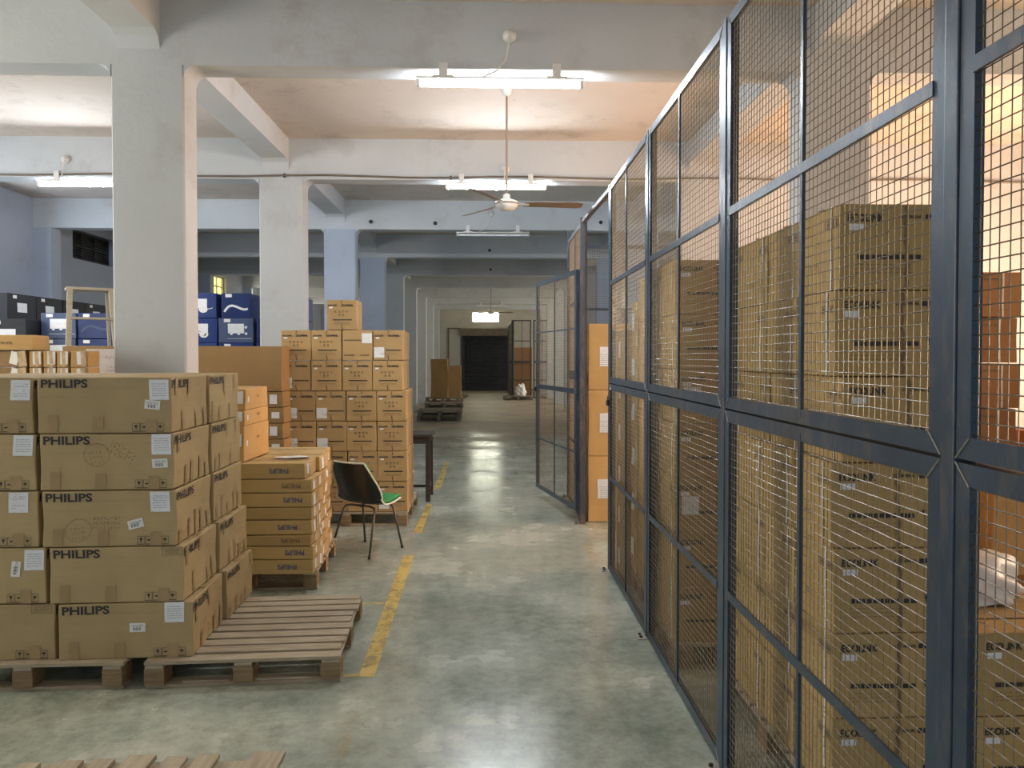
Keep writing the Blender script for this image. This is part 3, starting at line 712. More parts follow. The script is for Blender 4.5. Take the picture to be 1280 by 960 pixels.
for j, (x, wd) in enumerate(((-3.62, .44), (-3.17, .44), (-2.72, .40))):     # blue stacks seen between the columns
    for i in range(8):
        if j == 1 and i == 7 and False: continue
        H = .312; mat = M_BLUEC if not (j == 1 and i == 6) else M_BLUEG
        if i == 7 and j == 1:
            o = dark_carton(400 + j * 10 + i, M_BLUEC, .36, .4, .31, rng, 'front')
        elif i == 7 and j == 2: continue
        else: o = dark_carton(400 + j * 10 + i, mat, wd - .01, .42, H - .003, rng, 'front', lens=(j == 0))
        put(o, x, 9.85, .003 + i * H, R(rng.uniform(-1.5, 1.5)))
        tag(o, 'glossy blue product carton, %s up in the %s stack between the columns' % (ORD[i + 1], ['left', 'middle', 'right'][j]), 'box', 'blue cartons between the columns')
for j, (x, top) in enumerate(((-5.28, 7), (-4.83, 7), (-4.40, 7))):           # blue stacks under the ladder
    for i in range(top):
        o = dark_carton(440 + j * 10 + i, M_BLUEC if j else M_BLUEG, .415, .41, .314, rng, 'front'); put(o, x, 9.70, .003 + i * .32, R(rng.uniform(-1.5, 1.5)))
        tag(o, 'blue carton, %s up in the %s stack behind the ladder' % (ORD[i + 1], ['left', 'middle', 'right'][j]), 'box', 'blue cartons behind the ladder')
for i in range(8):
    o = dark_carton(480 + i, M_BLUEC, .17, .4, .305, rng, 'front'); put(o, -2.55, 10.55, .003 + i * .312, 0)
    tag(o, 'narrow dark blue carton, %s up, close behind the second left column' % ORD[i + 1], 'box', 'narrow blue cartons by the second column')
for j in range(4):                                                             # black stacks along the left
    y = 9.75 + j * .62; x = -6.05 - .3
    for i in range(6):
        H = .418
        o = dark_carton(500 + j * 10 + i, M_BLACKC if not (i == 4 and j == 1) else M_BLUEG, .62, .59, H - .004, random.Random(i), 'right'); put(o, x, y + .3, .003 + i * H, R(rng.uniform(-1, 1)))
        tag(o, 'black carton, %s up in the %s stack by the left wall' % (ORD[i + 1], ORD[j + 1]), 'box', 'black cartons by the left wall')
for j in range(2):
    for i in range(5):
        o = dark_carton(560 + j * 10 + i, M_BLACKC, .44, .42, .427, rng, 'front'); put(o, -5.72 - j * .46, 9.42, .003 + i * .43, R(rng.uniform(-1, 1)))
        tag(o, 'dark grey carton, %s up in the %s stack in front of the black cartons' % (ORD[i + 1], ['right', 'left'][j]), 'box', 'dark grey cartons by the left wall')

# step ladder
root = empty('step_ladder', (-4.25, 8.25, 0), R(32)); tag(root, 'pale wooden step ladder standing behind the brown cartons', 'ladder')
H = 2.40
b = MB(); b.box(-.225, .225, -.14, .13, H, H + .028); b.build('top_board', M_LADDER, root, bev=.004)
for sx in (-1, 1):
    b = MB(); b.bar((sx * .19, -.10, H), (sx * .30, -.62, 0), .05, .08, up=(0, 1, 0)); b.build('leg', M_LADDER, root, bev=.003)
    b = MB(); b.bar((sx * .17, .10, H), (sx * .26, .16, 0), .03, .05, up=(0, 1, 0)); b.build('leg', M_LADDER, root, bev=.003)
for q in range(1, 8):
    t = q / 8; zq = H * (1 - t); xw = .19 + .11 * t; yq = -.10 - .52 * t
    b = MB(); b.box(-xw, xw, yq - .06, yq + .04, zq - .012, zq + .012); b.build('tread', M_LADDER, root, bev=.003)
for sx in (-1, 1):
    b = MB(); b.box(sx * .205 - .022, sx * .205 + .022, -.17, -.13, H - .27, H - .20); b.build('hinge_clamp', M_DARKM, root)

# dark work table behind the square cartons
root = empty('work_table', (-1.05, 9.15, 0)); tag(root, 'small dark wooden table half hidden behind the square cartons', 'table')
b = MB(); b.box(-.38, .385, -.26, .26, .755, .79); b.build('table_top', M_WOODD, root, bev=.004)
for sx in (-1, 1):
    for sy in (-1, 1):
        b = MB(); b.box(sx * .335 - .027, sx * .335 + .027, sy * .22 - .025, sy * .22 + .025, 0, .755); b.build('leg', M_WOODD, root, bev=.003)
b = MB(); b.box(-.36, .36, -.235, -.215, .68, .755); b.box(-.36, .36, .215, .235, .68, .755); b.box(-.345, -.325, -.22, .22, .68, .755); b.box(.325, .345, -.22, .22, .68, .755); b.build('apron', M_WOODD, root)
b = MB(); b.box(.325, .345, -.22, .22, .12, .17); b.box(-.345, -.325, -.22, .22, .12, .17); b.box(-.335, .335, -.01, .01, .13, .16); b.build('foot_rail', M_WOODD, root)

# ------------------------------------------------------------------ shell chair
def shell_pt(u, t, off=0):
    """u across -1..1, t along 0 seat front .. 1 top of back; chair faces +x"""
    P = [(.225, .425), (.19, .447), (.10, .436), (0, .424), (-.09, .424), (-.155, .455), (-.195, .53), (-.225, .63), (-.25, .73), (-.262, .80)]
    Wd = [.175, .205, .228, .242, .250, .250, .243, .228, .205, .165]
    s = t * (len(P) - 1); i = min(int(s), len(P) - 2); f = s - i
    def cr(a):
        p0, p1, p2, p3 = a[max(i - 1, 0)], a[i], a[i + 1], a[min(i + 2, len(a) - 1)]
        return .5 * (2 * p1 + (p2 - p0) * f + (2 * p0 - 5 * p1 + 4 * p2 - p3) * f * f + (3 * p1 - p0 - 3 * p2 + p3) * f ** 3)
    x = cr([p[0] for p in P]); z = cr([p[1] for p in P]); w_ = cr(Wd)
    a = Vector((x, u * w_, z))
    i2 = i; d = Vector((P[i2 + 1][0] - P[i2][0], 0, P[i2 + 1][1] - P[i2][1])).normalized(); nrm = Vector((d.z, 0, -d.x))
    if nrm.z < 0 and t < .45: nrm = -nrm
    if t >= .45 and nrm.x < 0: nrm = -nrm
    curl = abs(u) ** 3 * (.002 + .065 * math.exp(-((t - .66) / .17) ** 2) + .012 * t)
    return a + nrm * (curl + off)
def surf(off, t0, t1, u0, u1, thick, nu=16, nt=30):
    b = MB(); vs = []
    for side in (0, thick):
        for j in range(nt + 1):
            for i in range(nu + 1):
                t = t0 + (t1 - t0) * j / nt; u = u0 + (u1 - u0) * i / nu
                vs.append(shell_pt(u, t, off + side))
    N = (nu + 1) * (nt + 1); fs = []
    for j in range(nt):
        for i in range(nu):
            a = j * (nu + 1) + i; fs.append((a, a + 1, a + nu + 2, a + nu + 1)); fs.append((N + a, N + a + nu + 1, N + a + nu + 2, N + a + 1))
    per = [i for i in range(nu + 1)] + [j * (nu + 1) + nu for j in range(1, nt + 1)] + [nt * (nu + 1) + i for i in range(nu - 1, -1, -1)] + [j * (nu + 1) for j in range(nt - 1, 0, -1)]
    for k_ in range(len(per)): a, c = per[k_], per[(k_ + 1) % len(per)]; fs.append((a, N + a, N + c, c))
    b.add(vs, fs); return b, [vs[i] for i in per]
root = empty('shell_chair', (-1.06, 6.70, 0), R(58)); tag(root, 'black shell chair with green seat pad and thin metal legs beside the yellow line', 'chair')
b, per = surf(0, 0, 1, -1, 1, .006); b.build('shell', M_SHELL, root, smooth=True)
b, _ = surf(.0065, .02, .97, -.93, .93, .028); b.build('upholstery_pad', M_GREEN, root, smooth=True)
b = MB(); b.tube([Vector(p) for p in per] + [Vector(per[0])], .0075, 8); b.build('edge_trim', M_TRIM, root, smooth=True)
feet = [(.20, .215), (.20, -.215), (-.24, .215), (-.24, -.215)]
for fx, fy in feet:
    tx = .10 if fx > 0 else -.09
    b = MB(); b.tube([(tx, fy * .45, .405), (tx + (fx - tx) * .14, fy * .74, .400), (tx + (fx - tx) * .25, fy * .82, .37), (fx, fy, .012)], .0095, 10); lg = b.build('leg', M_CHROME, root, smooth=True)
    b = MB(); b.tube([(fx, fy, 0), (fx, fy, .02)], .0125, 10); b.build('foot_cap', M_DARKM, lg)
b = MB(); b.tube([(.10, -.12, .405), (.10, .12, .405)], .009, 8); b.tube([(-.09, -.12, .405), (-.09, .12, .405)], .009, 8); b.box(-.10, .11, -.012, .012, .395, .410); b.build('seat_bracket', M_CHROME, root)

# ------------------------------------------------------------------ wire fence
FX = .953
def wires(x0, x1, z0, z1, seed, sp=.029, r=.0015):
    rng = random.Random(seed); b = MB()
    def wire(pts):
        k = len(pts); vs = []
        vert = abs(pts[-1][2] - pts[0][2]) > abs(pts[-1][0] - pts[0][0])
        for p in pts:
            for a, c in ((-r, 0), (0, -r), (r, 0), (0, r)):
                vs.append((p[0] + a, p[1] + c, p[2]) if vert else (p[0], p[1] + c, p[2] + a))
        b.add(vs, [(i * 4 + j, i * 4 + (j + 1) % 4, (i + 1) * 4 + (j + 1) % 4, (i + 1) * 4 + j) for i in range(k - 1) for j in range(4)])
    n_ = int((x1 - x0) / sp)
    for i in range(1, n_ + 1):
        x = x0 + i * (x1 - x0) / (n_ + 1); j = rng.uniform(-.0015, .0015)
        wire([(x + j + rng.uniform(-.0012, .0012), .012 + .0015, z0 + (z1 - z0) * q / 10) for q in range(11)])
    n_ = int((z1 - z0) / sp)
    for i in range(1, n_ + 1):
        z_ = z0 + i * (z1 - z0) / (n_ + 1)
        wire([(x0 + (x1 - x0) * q / 10, .012 - .001, z_ + rng.uniform(-.0012, .0012)) for q in range(11)])
    return b
def angle_frame(x0, x1, z0, z1, fl=.045, leg=.048, t=.005):
    b = MB()
    b.box(x0, x1, 0, t, z0, z0 + fl); b.box(x0, x1, 0, t, z1 - fl, z1); b.box(x0, x0 + fl, 0, t, z0 + fl, z1 - fl); b.box(x1 - fl, x1, 0, t, z0 + fl, z1 - fl)
    b.box(x0, x1, t, leg, z0, z0 + t); b.box(x0, x1, t, leg, z1 - t, z1); b.box(x0, x0 + t, t, leg, z0 + t, z1 - t); b.box(x1 - t, x1, t, leg, z0 + t, z1 - t)
    return b
def welds(x0, x1, z0, z1, fl=.045):
    b = MB()
    for xa, sx in ((x0, 1), (x1, -1)):
        for za, sz in ((z0, 1), (z1, -1)):
            pts = [(xa + sx * fl * q / 6 + (.0006 if q % 2 else -.0006), -.0008, za + sz * fl * q / 6) for q in range(7)]; b.tube(pts, .0026, 6)
    return b
def sub_panel(root, x0, x1, z0, z1, seed, mat=M_STEEL, bars=True, mesh=True):
    f = angle_frame(x0, x1, z0, z1); wl = welds(x0, x1, z0, z1); f.add(wl.v, wl.f, 1); f.build('angle_frame', [mat, M_WELD], root)
    if bars:
        xm, zm = (x0 + x1) / 2, (z0 + z1) / 2
        b = MB(); b.box(xm - .009, xm + .009, -.001, .008, z0 + .02, z1 - .02); b.build('upright_bar', mat, root)
        b = MB(); b.box(x0 + .040, x1 - .040, -.0035, .004, zm - .016, zm + .016); b.build('cross_bar', mat, root)
    if mesh: wires(x0 + .02, x1 - .02, z0 + .02, z1 - .02, seed).build('wire_mesh', M_WIRE, root)
def fence_panel(L, seed, foot=True, top=3.055, mat=M_STEEL):
    root = empty('wire_fence')
    sub_panel(root, .026, L - .026, .012, 1.486, seed, mat); sub_panel(root, .026, L - .026, 1.494, top, seed + 1, mat)
    return root
posts = [1.545, 3.06, 4.55, 6.0]
edges = [.03] + posts
lab = ['dark blue wire mesh cage panel cut by the right picture edge, nearest the viewer', 'tall wire mesh cage panel second from the viewer with the large cartons behind it',
       'tall wire mesh cage panel third from the viewer, its feet bolted to the floor', 'narrowest looking wire mesh cage panel, last before the open gate']
for i in range(4):
    y0, y1 = edges[i], edges[i + 1]; r_ = fence_panel(y1 - y0, 600 + i * 2); r_.location = (FX, y1, 0); r_.rotation_euler = (0, 0, R(-90))
    tag(r_, lab[i], 'fence panel', 'wire mesh cage panels')
def post(x, y, h_, label, mat=M_STEEL, wd=.046):
    root = empty('fence_post', (x, y, 0)); tag(root, label, 'post', 'cage posts')
    b = MB(); b.box(-.004, .046, -wd / 2, wd / 2, .006, h_); b.build('upright', mat, root, bev=.003)
    b = MB(); b.box(-.06, .05, -.05, .05, 0, .006); fp = b.build('foot_plate', M_CONCR, root)
    b = MB(); b.lathe([(.010, .006), (.010, .016), (.006, .018)], 6, (-.035, -.02, 0)); b.lathe([(.010, .006), (.010, .016), (.006, .018)], 6, (-.035, .025, 0)); b.build('bolt', M_DARKM, fp)
    return root
for y, lb in zip(posts, ['cage post nearest the viewer, between the first two mesh panels', 'cage post between the second and third mesh panels', 'cage post between the third and fourth mesh panels', 'slim cage post on the near side of the gateway']):
    post(FX, y, 3.058, lb)
post(FX - .03, 7.66, 3.10, 'rust-worn cage post that carries the open gate', M_STEELR, .07)
# header over the gateway
root = empty('gateway_header', (FX, 0, 0)); tag(root, 'rusty steel bar spanning the top of the gateway', 'bar')
b = MB(); b.bar((.02, 6.024, 3.03), (.0, 7.62, 3.06), .04, .035); b.build('header_bar', M_STEELR, root, bev=.002)
# panel beyond the gateway
r_ = fence_panel(1.45, 620, top=3.10, mat=M_STEELR); r_.location = (FX, 9.155, 0); r_.rotation_euler = (0, 0, R(-90)); tag(r_, 'rust-worn mesh cage panel just beyond the open gate', 'fence panel', 'wire mesh cage panels')
post(FX, 9.18, 3.22, 'far corner post of the near cage behind the open gate')
# cross panel closing the cage at the back
r_ = fence_panel(1.34, 626, top=3.055); r_.location = (FX + .06, 9.20, 0); tag(r_, 'mesh cage panel facing the viewer behind the tall orange cartons', 'fence panel', 'wire mesh cage panels')
# open gate leaf
A = Vector((.885, 7.70, .127)); Bp = Vector((.568, 9.19, .127)); d = A - Bp
gate = empty('cage_gate', Bp, math.atan2(d.y, d.x)); tag(gate, 'open wire mesh gate leaf swung out into the aisle', 'gate')
L = d.length; Hg = 2.46
angle_frame(0, L, 0, Hg, .05).build('angle_frame', M_STEEL, gate)
b = MB(); b.box(L / 2 - .01, L / 2 + .01, 0, .008, .02, Hg - .02); b.build('upright_bar', M_STEEL, gate)
for zq, hq in ((.60, .016), (1.22, .05), (1.86, .016)):
    b = MB(); b.box(.02, L - .02, -.004, .006 if hq < .03 else .03, zq - hq / 2, zq + hq / 2); b.build('cross_bar', M_STEEL, gate)
wires(.02, L - .02, .02, Hg - .02, 640).build('wire_mesh', M_WIRE, gate)
for zq in (.45, 1.25, 2.1):
    b = MB(); b.tube([(L + .014, 0, zq - .05), (L + .014, 0, zq + .05)], .012, 10); b.box(L - .04, L + .01, -.006, -.001, zq - .035, zq + .035); b.build('hinge', M_STEELR, gate)
b = MB(); b.box(-.02, .04, -.02, -.002, 1.16, 1.21); b.tube([(.0, -.02, 1.18), (.0, -.05, 1.18), (.03, -.05, 1.18)], .006, 6); b.build('latch', M_DARKM, gate)
# hasp and padlock on the gateway post
root = empty('padlock', (FX - .012, 5.965, 1.36)); tag(root, 'small padlock hanging on the gateway post', 'padlock')
b = MB(); b.box(-.014, .006, -.020, .020, -.045, 0); b.build('lock_body', M_DARKM, root, bev=.003)
b = MB(); b.tube([(-.004, -.013, -.002), (-.004, -.013, .02), (-.004, -.007, .032), (-.004, .007, .032), (-.004, .013, .02), (-.004, .013, -.002)], .0035, 8); b.build('shackle', M_CHROME, root)

# ------------------------------------------------------------------ cartons inside the cage
def eco_decals(seed, W, H, D=.32):
    rng = random.Random(seed); ds = []
    ds.append(('logo', 'front', .095, H - .048, text('ECOLINK', .130, .027, .04), M_INK, 0))
    ds.append(('logo', 'front', .255, H - .044, text('COLORPEARL', .085, .011, .03), M_INK, 0))
    ds.append(('print_block', 'front', .355, H - .044, rect(.10, .017, 3, 1), M_INK, 0))
    ds.append(('barcode_label', 'front', .060, H - .080, rect(.052, .022, 1, 1), M_LABEL, 0))
    ds.append(('print_bar', 'front', .175, .112, merge(*[(rect(.0225, .016, 1, 1), -.1 + q * .0255, 0) for q in range(9)]), M_INK, 0))
    ds.append(('small_print', 'front', .155, .086, small_print(rng, .20, 3, .014, .0022), M_INKF, 0))
    ic = merge((GLASS, -.02, 0), (BROLLY, .02, .002), (ARROWUP, .05, 0), (ARROWUP, .062, 0), (ARROWUP, .055, -.05), (BROLLY, .02, -.05))
    ds.append(('handling_marks', 'front', .345, .120, ic, M_INK, 0))
    ds.append(('scuffed_tape', 'front', .235, H / 2, stroke([(.004 * math.sin(q * 2.1), -H * .48 + q * H * .96 / 14) for q in range(15)], .012), M_INKF, 0))
    ds.append(('print_bar', 'left', D - .055, H - .062, merge((frame2(.095, .022, .004), 0, 0), (rect(.08, .010, 1, 1), 0, 0)), M_INKF, 0))
    ds.append(('small_print', 'left', .13, .10, small_print(rng, .06, 2, .012, .003), M_INKF, 0))
    ds.append(('packing_strap', 'left', D - .055, H / 2, rect(.010, H * .985, 1, 6), M_PAPER, 0))
    return ds
EB = [carton('carton', .465, .318, .294, M_CARD3, 700 + q * 3, eco_decals(q, .465, .294), .0025) for q in range(4)]
used = set()
def eco(k, x, y, z, rz=0):
    q = k % 4
    if q in used: o = copy_tree(EB[q])
    else: used.add(q); o = EB[q]
    return put(o, x, y, z, rz)
LV = ['bottom', 'sixth', 'fifth', 'fourth', 'third', 'second', 'top']
DP = ['front', 'second', 'third', 'rear']
k = 0; rng = random.Random(77)
for i in range(7):
    z = .146 + i * .2975; j0 = [.0, .004, 0, -.006, .020, .0, .006][i]
    for j in range(4):
        k += 1; o = eco(k, 1.190 + .2325 + j0 + rng.uniform(-.004, .004), 2.58 + .16 + j * .327, z, R(rng.uniform(-.5, .5)))
        tag(o, '%s level, %s carton of the row stacked right behind the second mesh panel' % (LV[i], DP[j]), 'box', 'cartons behind the second cage panel')
for i in range(2):
    for j in range(2):
        k += 1; o = eco(k, 1.70 + .2325, 2.58 + .16 + j * .326, .146 + i * .2975, R(rng.uniform(-1, 1)))
        tag(o, '%s printed carton of the low %s pair at the right picture edge' % (['lower', 'upper'][i], ['front', 'back'][j]), 'box', 'low cartons at the right picture edge')
for i in range(7):
    for j in range(2):
        k += 1; o = eco(k, 1.012 + .2325 + rng.uniform(-.004, .006), 4.09 + .16 + j * .326, .146 + i * .2975, R(rng.uniform(-.4, .4)))
        tag(o, '%s level, %s carton of the stack behind the third mesh panel' % (LV[i], ['front', 'rear'][j]), 'box', 'cartons behind the third cage panel')
        if j == 0 and i in (4, 2):
            lb = MB(); lb.box(-.19, -.10, -.1645, -.163, .10, .20); lb.box(.02, .10, -.1645, -.163, .14, .23) if i == 4 else None; lb.build('shipping_label', M_LABEL, o)
for i in range(7):
    k += 1; o = eco(k, 1.05 + .2325, 4.975 + .16, .146 + i * .299, R(rng.uniform(-.3, .3)))
    tag(o, '%s carton of the single column behind the fourth mesh panel, nearer one' % LV[i], 'box', 'cartons behind the fourth cage panel')
for i in range(6):
    W, D, H = .42, .24, .325
    ds = [('shipping_label', 'left', .09, .18, rect(.10, .12), M_LABEL, 0), ('packing_strap', 'left', .19, H / 2, rect(.01, H * .98, 1, 4), M_PAPER, 0), ('shipping_label', 'front', .12, .2, rect(.10, .12), M_LABEL, 0)]
    o = carton('carton', W, D, H - .003, M_CARD3, 760 + i, ds, .003); put(o, 1.05 + W / 2, 5.330 + D / 2, .146 + i * H, R(rng.uniform(-.3, .3)))
    tag(o, '%s labelled carton up in the farther column behind the fourth mesh panel' % ORD[i + 1], 'box', 'labelled cartons behind the fourth cage panel')
for i in range(6):
    W, D, H = .40, .36, .318
    o = carton('carton', W, D, H - .003, M_CARD2, 900 + i, [('shipping_label', 'left', .12, .16, rect(.09, .12), M_LABEL, 0)], .002); put(o, 1.01 + W / 2, 5.585 + D / 2, .004 + i * H, R(rng.uniform(-.6, .6)))
    tag(o, '%s carton up in the last column beside the slim gateway post' % ORD[i + 1], 'box', 'cartons beside the gateway post')
for i in range(7):
    k += 1; W, D, H = .32, .34, .300
    o = carton('carton', W, D, H - .003, M_RUST, 780 + i, [('packing_strap', 'front', W * .62, H / 2, rect(.012, H * .98, 1, 4), M_PAPER, 0), ('print_bar', 'front', W * .4, H - .05, rect(.12, .014, 2, 1), M_INKF, 0), ('small_print', 'front', .2, .05, small_print(rng, .08, 1), M_INKF, 0)], .002, False)
    put(o, 3.20 + W / 2 - (.01 if i % 2 else -.012), 4.95 + D / 2, .146 + i * .303, R(rng.uniform(-1, 1)))
    tag(o, '%s reddish carton of the lone column deep in the cage by the right picture edge' % LV[i], 'box', 'reddish cartons deep in the cage')
# pallets in the cage
for (x, y, wd, dd, lb) in ((1.66, 3.22, .96, 1.32, 'pallet under the tall carton rows behind the second mesh panel'), (1.50, 4.42, .98, .72, 'pallet under the stack behind the third mesh panel'),
                           (1.50, 5.25, .90, .62, 'pallet under the carton columns behind the fourth mesh panel'), (3.5, 5.2, 1.0, .9, 'pallet under the reddish cartons deep in the cage')):
    p = tag(make_pallet(wd, dd, seed=int(y * 10)), lb, 'pallet', 'pallets inside the cage'); put(p, x, y, 0)
# things on the low pair
zt = .146 + .2975 * 2
o = carton('carton', .70, .42, .72, M_RUST, 801, [], .003); put(o, 2.62, 3.52, .003); tag(o, 'large plain carton standing behind the low pair at the right edge', 'box')
o = carton('carton', .80, .45, .40, M_ORANGE, 802, [('tape_strip', 'front', .40, .2, rect(.05, .38, 2, 5), M_TAPE, 0)], .004); put(o, 2.62, 3.52, .730, R(2)); tag(o, 'wide orange carton with white plastic over it at the right picture edge', 'box')
def blob(name, sx, sy, sz, mat, seed, loc, label, cat):
    bm = bmesh.new(); bmesh.ops.create_icosphere(bm, subdivisions=4, radius=1); rng = random.Random(seed); ph = [rng.uniform(0, 6) for _ in range(6)]
    for v in bm.verts:
        p = v.co.copy(); k_ = 1 + .16 * math.sin(p.x * 5 + ph[0]) * math.cos(p.y * 6 + ph[1]) + .10 * math.sin(p.z * 11 + ph[2] + p.x * 7) + .05 * math.sin(p.y * 19 + ph[3] + p.z * 9)
        q = p * k_; v.co = Vector((q.x * sx, q.y * sy, max(q.z, -.35) * sz + .35 * sz))
    me = bpy.data.meshes.new(name); bm.to_mesh(me); bm.free(); me.materials.append(mat); me.polygons.foreach_set('use_smooth', [True] * len(me.polygons))
    o = bpy.data.objects.new(name, me); C.objects.link(o); o.location = loc; tag(o, label, cat); return o
blob('plastic_bag', .19, .15, .13, M_PLASTIC, 3, (1.93, 2.98, zt + .002), 'crumpled white plastic bag on the low cartons inside the cage', 'bag')
# draped polythene over the wide carton
b = MB(); nx, ny = 16, 10; vs = []
for s in (0, .002):
    for j in range(ny + 1):
        for i in range(nx + 1):
            x = -.42 + .84 * i / nx; y = -.255 + .5 * j / ny; z_ = .012 + .010 * math.sin(x * 23 + y * 11) + .006 * math.cos(y * 31)
            vs.append((x, y, z_ + s))
N = (nx + 1) * (ny + 1)
fs = [(s * N + j * (nx + 1) + i, s * N + j * (nx + 1) + i + 1, s * N + (j + 1) * (nx + 1) + i + 1, s * N + (j + 1) * (nx + 1) + i) for s in (0, 1) for j in range(ny) for i in range(nx)]
b.add(vs, fs); o = b.build('plastic_sheet', M_PLASTIC, smooth=True); o.location = (2.62, 3.52, 1.142); tag(o, 'white plastic sheet draped over the wide orange carton', 'sheet')
o = carton('blue_carton', .34, .30, .27, M_BLUEC, 805, [('shipping_label', 'front', .06, .20, rect(.05, .05, 1, 1), M_LABEL, 0)], .002, False); put(o, 3.90, 4.95, 1.20); tag(o, 'violet blue carton at the right picture edge beside the reddish column', 'box')
o = carton('carton', .60, .5, 1.05, M_RUST, 806, [], .002); put(o, 3.95, 5.05, .146); tag(o, 'tall carton under the violet blue carton at the right edge', 'box')
b = MB(); b.box(-.17, .17, -.15, .15, 0, .11); o = b.build('white_package', M_PLASTIC, bev=.02); o.location = (3.90, 4.95, 1.474); tag(o, 'white wrapped package on the violet blue carton', 'package')
# tall orange cartons in the gateway
for i in range(3):
    o = carton('tall_carton', .42, .50, .676, M_ORANGE, 810 + i, [('shipping_label', 'front', [.15, .17, .17][i], .34, rect(.11, .20), M_LABEL, 0), ('small_print', 'front', .16, .36, small_print(random.Random(i), .08, 7, .02, .003), M_INKF, 0)], .003)
    put(o, 1.02 + .21, 7.75 + .25, .004 + i * .679, 0); tag(o, '%s of three tall orange cartons stacked in the gateway' % ['lowest', 'middle', 'topmost'][i], 'box', 'tall orange cartons in the gateway')

# ------------------------------------------------------------------ tube lights and fans
def tube_light(x, y, z, lit, label, rose=None):
    root = empty('tube_light', (x, y, z)); tag(root, label, 'light', 'fluorescent tubes under the beams')
    b = MB(); b.tube([(-.585, 0, 0), (.585, 0, 0)], .018, 14); b.build('tube', M_TUBE if lit else M_TUBEOFF, root, smooth=False)
    for sx in (-1, 1):
        b = MB(); b.tube([(sx * .585, 0, 0), (sx * .605, 0, 0)], .016, 12); b.box(sx * .598 - .012, sx * .598 + .012, -.018, .02, -.02, .045); b.build('end_cap', M_WHITEM, root)
        b = MB(); b.box(sx * .42 - .075, sx * .42 + .075, -.018, .045, .045, .062); b.box(sx * .42 - .03, sx * .42 + .03, .040, .0785, .050, .175); b.build('clip', M_WHITEM, root)
    b = MB(); b.box(-.61, .61, -.034, .034, .032, .046); b.build('batten', M_WHITEM, root)
    if rose:
        rx, ry, rz = rose; dx, dy, dz = rx - x, ry - y, rz - z
        b = MB(); b.lathe([(.052, 0), (.050, .012), (.028, .022), (.018, .045), (.006, .048)], 20)
        o = b.build('ceiling_rose', M_WHITEM, root, smooth=True); o.location = (dx, dy, dz); o.rotation_euler = (R(90), 0, 0)
        b = MB(); b.tube([(dx, dy - .03, dz), (dx - .01, dy - .045, dz - .10), (dx - .03, dy - .03, dz - .19), (dx - .10, dy - .0, dz - .26), (dx - .20, .01, .06)], .006, 8); b.build('cable', M_WHITEM, root, smooth=True)
tube_light(.085, 5.62, 3.695, True, 'lit fluorescent tube under the nearest ceiling beam', (.155, 5.69, 4.08))
tube_light(.09, 9.22, 3.74, True, 'lit fluorescent tube under the second ceiling beam above the aisle', (.20, 9.29, 3.98))
tube_light(.07, 12.82, 3.745, False, 'unlit white fluorescent tube under the third ceiling beam', (.04, 12.89, 4.12))
tube_light(-4.73, 9.22, 3.74, True, 'lit fluorescent tube on the left, partly behind the nearest column', (-5.05, 9.29, 4.06))
tube_light(.10, 30.82, 3.75, False, 'distant unlit fluorescent tube near the end of the hall')
def fan(x, y, ang, label, zc=SL):
    root = empty('ceiling_fan', (x, y, 3.18)); tag(root, label, 'fan', 'ceiling fans'); h_ = zc - 3.18
    b = MB(); b.lathe([(.012, h_ - .10), (.045, h_ - .08), (.050, h_ - .03), (.030, h_ - .002)], 20); b.build('canopy', M_WHITEM, root, smooth=True)
    b = MB(); b.tube([(0, 0, .10), (0, 0, h_ - .06)], .011, 10); b.build('down_rod', M_FANBROWN, root)
    b = MB(); b.lathe([(.02, -.055), (.07, -.048), (.105, -.015), (.115, .01), (.105, .035), (.06, .055), (.035, .06), (.035, .10), (.015, .11)], 28); b.build('motor', M_WHITEM, root, smooth=True)
    b = MB(); b.lathe([(.116, .003), (.119, .010), (.116, .017)], 28); b.build('motor_band', M_FANBROWN, root)
    for q in range(3):
        a = R(ang + 120 * q); M = Matrix.Rotation(a, 4, 'Z') @ Matrix.Rotation(R(-13), 4, 'X'); g = MB(); n_ = 10; vs = []
        for s in (-.0015, .0015):
            for i in range(n_ + 1):
                t = i / n_; r0 = .17 + .58 * t; wd = .052 + .018 * t if i < n_ else .045
                vs += [M @ Vector((r0, -wd, .012 + s)), M @ Vector((r0, wd, .012 + s))]
        N = 2 * (n_ + 1)
        fs = [(s * N + 2 * i, s * N + 2 * i + 1, s * N + 2 * i + 3, s * N + 2 * i + 2) for s in (0, 1) for i in range(n_)]
        fs += [(2 * i, 2 * i + 2, N + 2 * i + 2, N + 2 * i) for i in range(n_)] + [(2 * i + 1, N + 2 * i + 1, N + 2 * i + 3, 2 * i + 3) for i in range(n_)] + [(0, N, N + 1, 1), (N - 2, N - 1, 2 * N - 1, 2 * N - 2)]
        g.add(vs, fs); bl = g.build('blade', M_FANBROWN, root)
        g = MB(); g.box(.09, .22, -.018, .018, .005, .010, 0, M); g.build('blade_bracket', M_WHITEM, bl)
fan(.175, 7.45, 4, 'ceiling fan on a long rod below the nearest lit tube')
fan(.075, 25.5, 10, 'distant dark ceiling fan in front of the bright end window')

# small round boxes on the beams
for i, (x, y, z_) in enumerate(((-1.98, 12.89, 3.97), (.02, 16.49, 4.0), (-3.1, 12.89, 3.97), (1.9, 12.89, 3.98), (-.9, 12.89, 3.95), (.05, 20.09, 4.0))):
    b = MB(); b.lathe([(.032, 0), (.032, .02), (.014, .03)], 16); o = b.build('junction_box', M_DARKM); o.location = (x, y + .008, z_); o.rotation_euler = (R(90), 0, 0)
    tag(o, ['dark round junction box on the third beam near the second left column', 'dark round junction box on the fourth beam above the aisle', 'dark round junction box on the third beam, furthest left', 'dark round junction box on the third beam above the gate', 'dark round junction box on the third beam left of the unlit tube', 'dark round junction box on the fifth beam above the aisle'][i], 'junction box', 'round junction boxes on the beams')

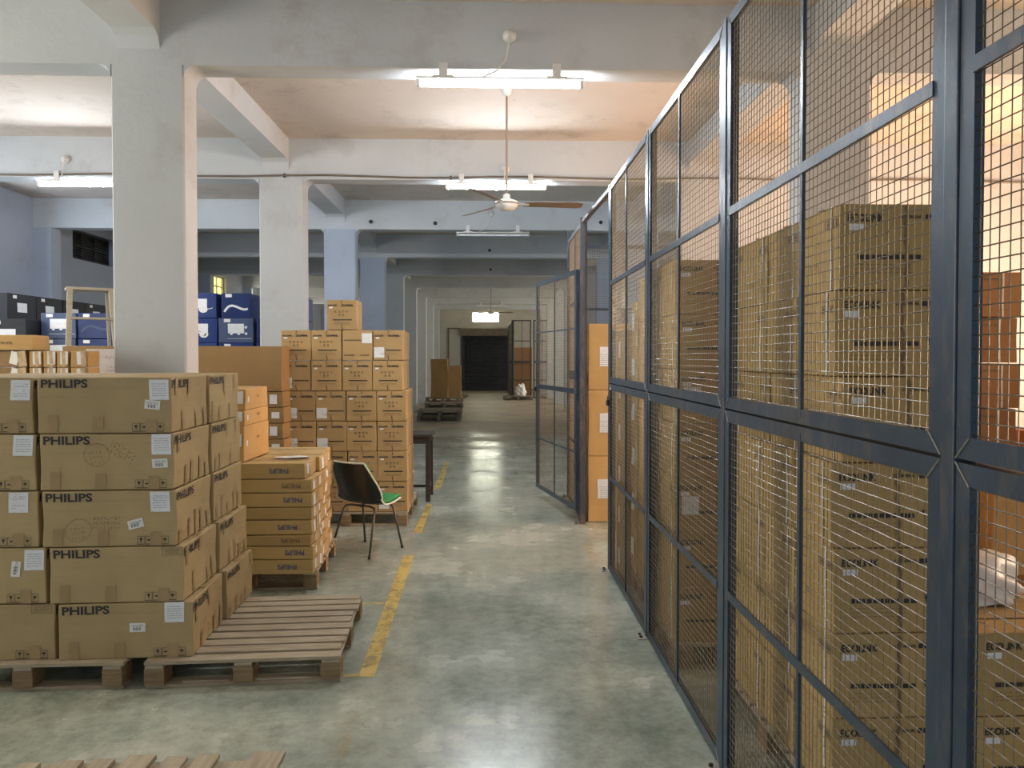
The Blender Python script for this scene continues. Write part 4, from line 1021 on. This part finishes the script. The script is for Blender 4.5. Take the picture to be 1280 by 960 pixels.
# ------------------------------------------------------------------ far end of the hall
far = [(-1.32, 20.55, 1.10, 1.0, 0, 2), (-1.35, 21.9, 1.15, 1.0, 2, 1), (-1.40, 23.6, 1.15, 1.05, 3, 2), (-1.6, 26.4, 1.2, 1.1, 0, 2), (-1.55, 28.9, 1.2, 1.1, 0, 1), (-1.5, 31.4, 1.2, 1.1, -4, 1)]
PF = None
for i, (x, y, wd, dd, rz, lvl) in enumerate(far):
    for q in range(lvl):
        if PF is None: o = PF = make_pallet(1.15, 1.05, M_WOODG, M_WOODG, 7, seed=31)
        else: o = copy_tree(PF)
        put(o, x, y, q * .145, R(rz + q * 3)); tag(o, 'grey old pallet, %s of those left of the aisle%s' % (ORD[i + 1] + ' from the front', ', upper one' if q else ''), 'pallet', 'distant grey pallets')
o = copy_tree(PF); put(o, 1.15, 30.2, 0, 0); tag(o, 'distant pallet carrying a white sack in front of the far cage', 'pallet', 'distant grey pallets')
blob('sack', .20, .2, .34, M_PLASTIC, 9, (1.27, 30.2, .146), 'white sack on the distant pallet beside the far cage', 'sack')
o = carton('carton', .58, .42, 1.33, M_BROWN, 850, [], .012); put(o, -1.70, 26.3, .292, R(2)); tag(o, 'tall brown carton standing on the distant pallets at the left', 'box')
o = carton('carton', .62, .42, 1.22, M_BROWN, 851, [], .006); put(o, -1.36, 28.9, .147, 0); tag(o, 'second tall brown carton just right of the first at the hall end', 'box')
# far cage
for j in range(2):
    r_ = fence_panel(.80, 660 + j * 2, top=3.2, mat=M_ROLL); r_.location = (.95 + j * .84, 31.0, 0); tag(r_, 'distant cage panel facing the viewer, %s of two' % ['left', 'right'][j], 'fence panel', 'distant cage panels')
for j in range(3):
    r_ = fence_panel(2.2, 670 + j * 2, top=3.2, mat=M_ROLL); r_.location = (.93, 31.02 + 2.22 * (j + 1), 0); r_.rotation_euler = (0, 0, R(-90)); tag(r_, 'distant cage side panel along the aisle, %s from the front' % ORD[j + 1], 'fence panel', 'distant cage panels')
for i in range(3):
    o = carton('carton', .72, .5, .69, M_RUST, 860 + i, [], .003); put(o, 1.42, 31.6, .004 + i * .693, 0); tag(o, 'dark brown carton, %s of three inside the distant cage' % ['lowest', 'middle', 'topmost'][i], 'box', 'cartons inside the distant cage')
# litter on the floor
b = MB(); b.box(-.10, .10, -.004, .004, 0, .006); b.box(.06, .12, .0, .012, 0, .005); o = b.build('wood_splinter', M_TRIM); o.location = (.21, 8.35, .001); o.rotation_euler = (0, 0, .5); tag(o, 'pale splinter lying on the aisle floor before the open gate', 'litter')
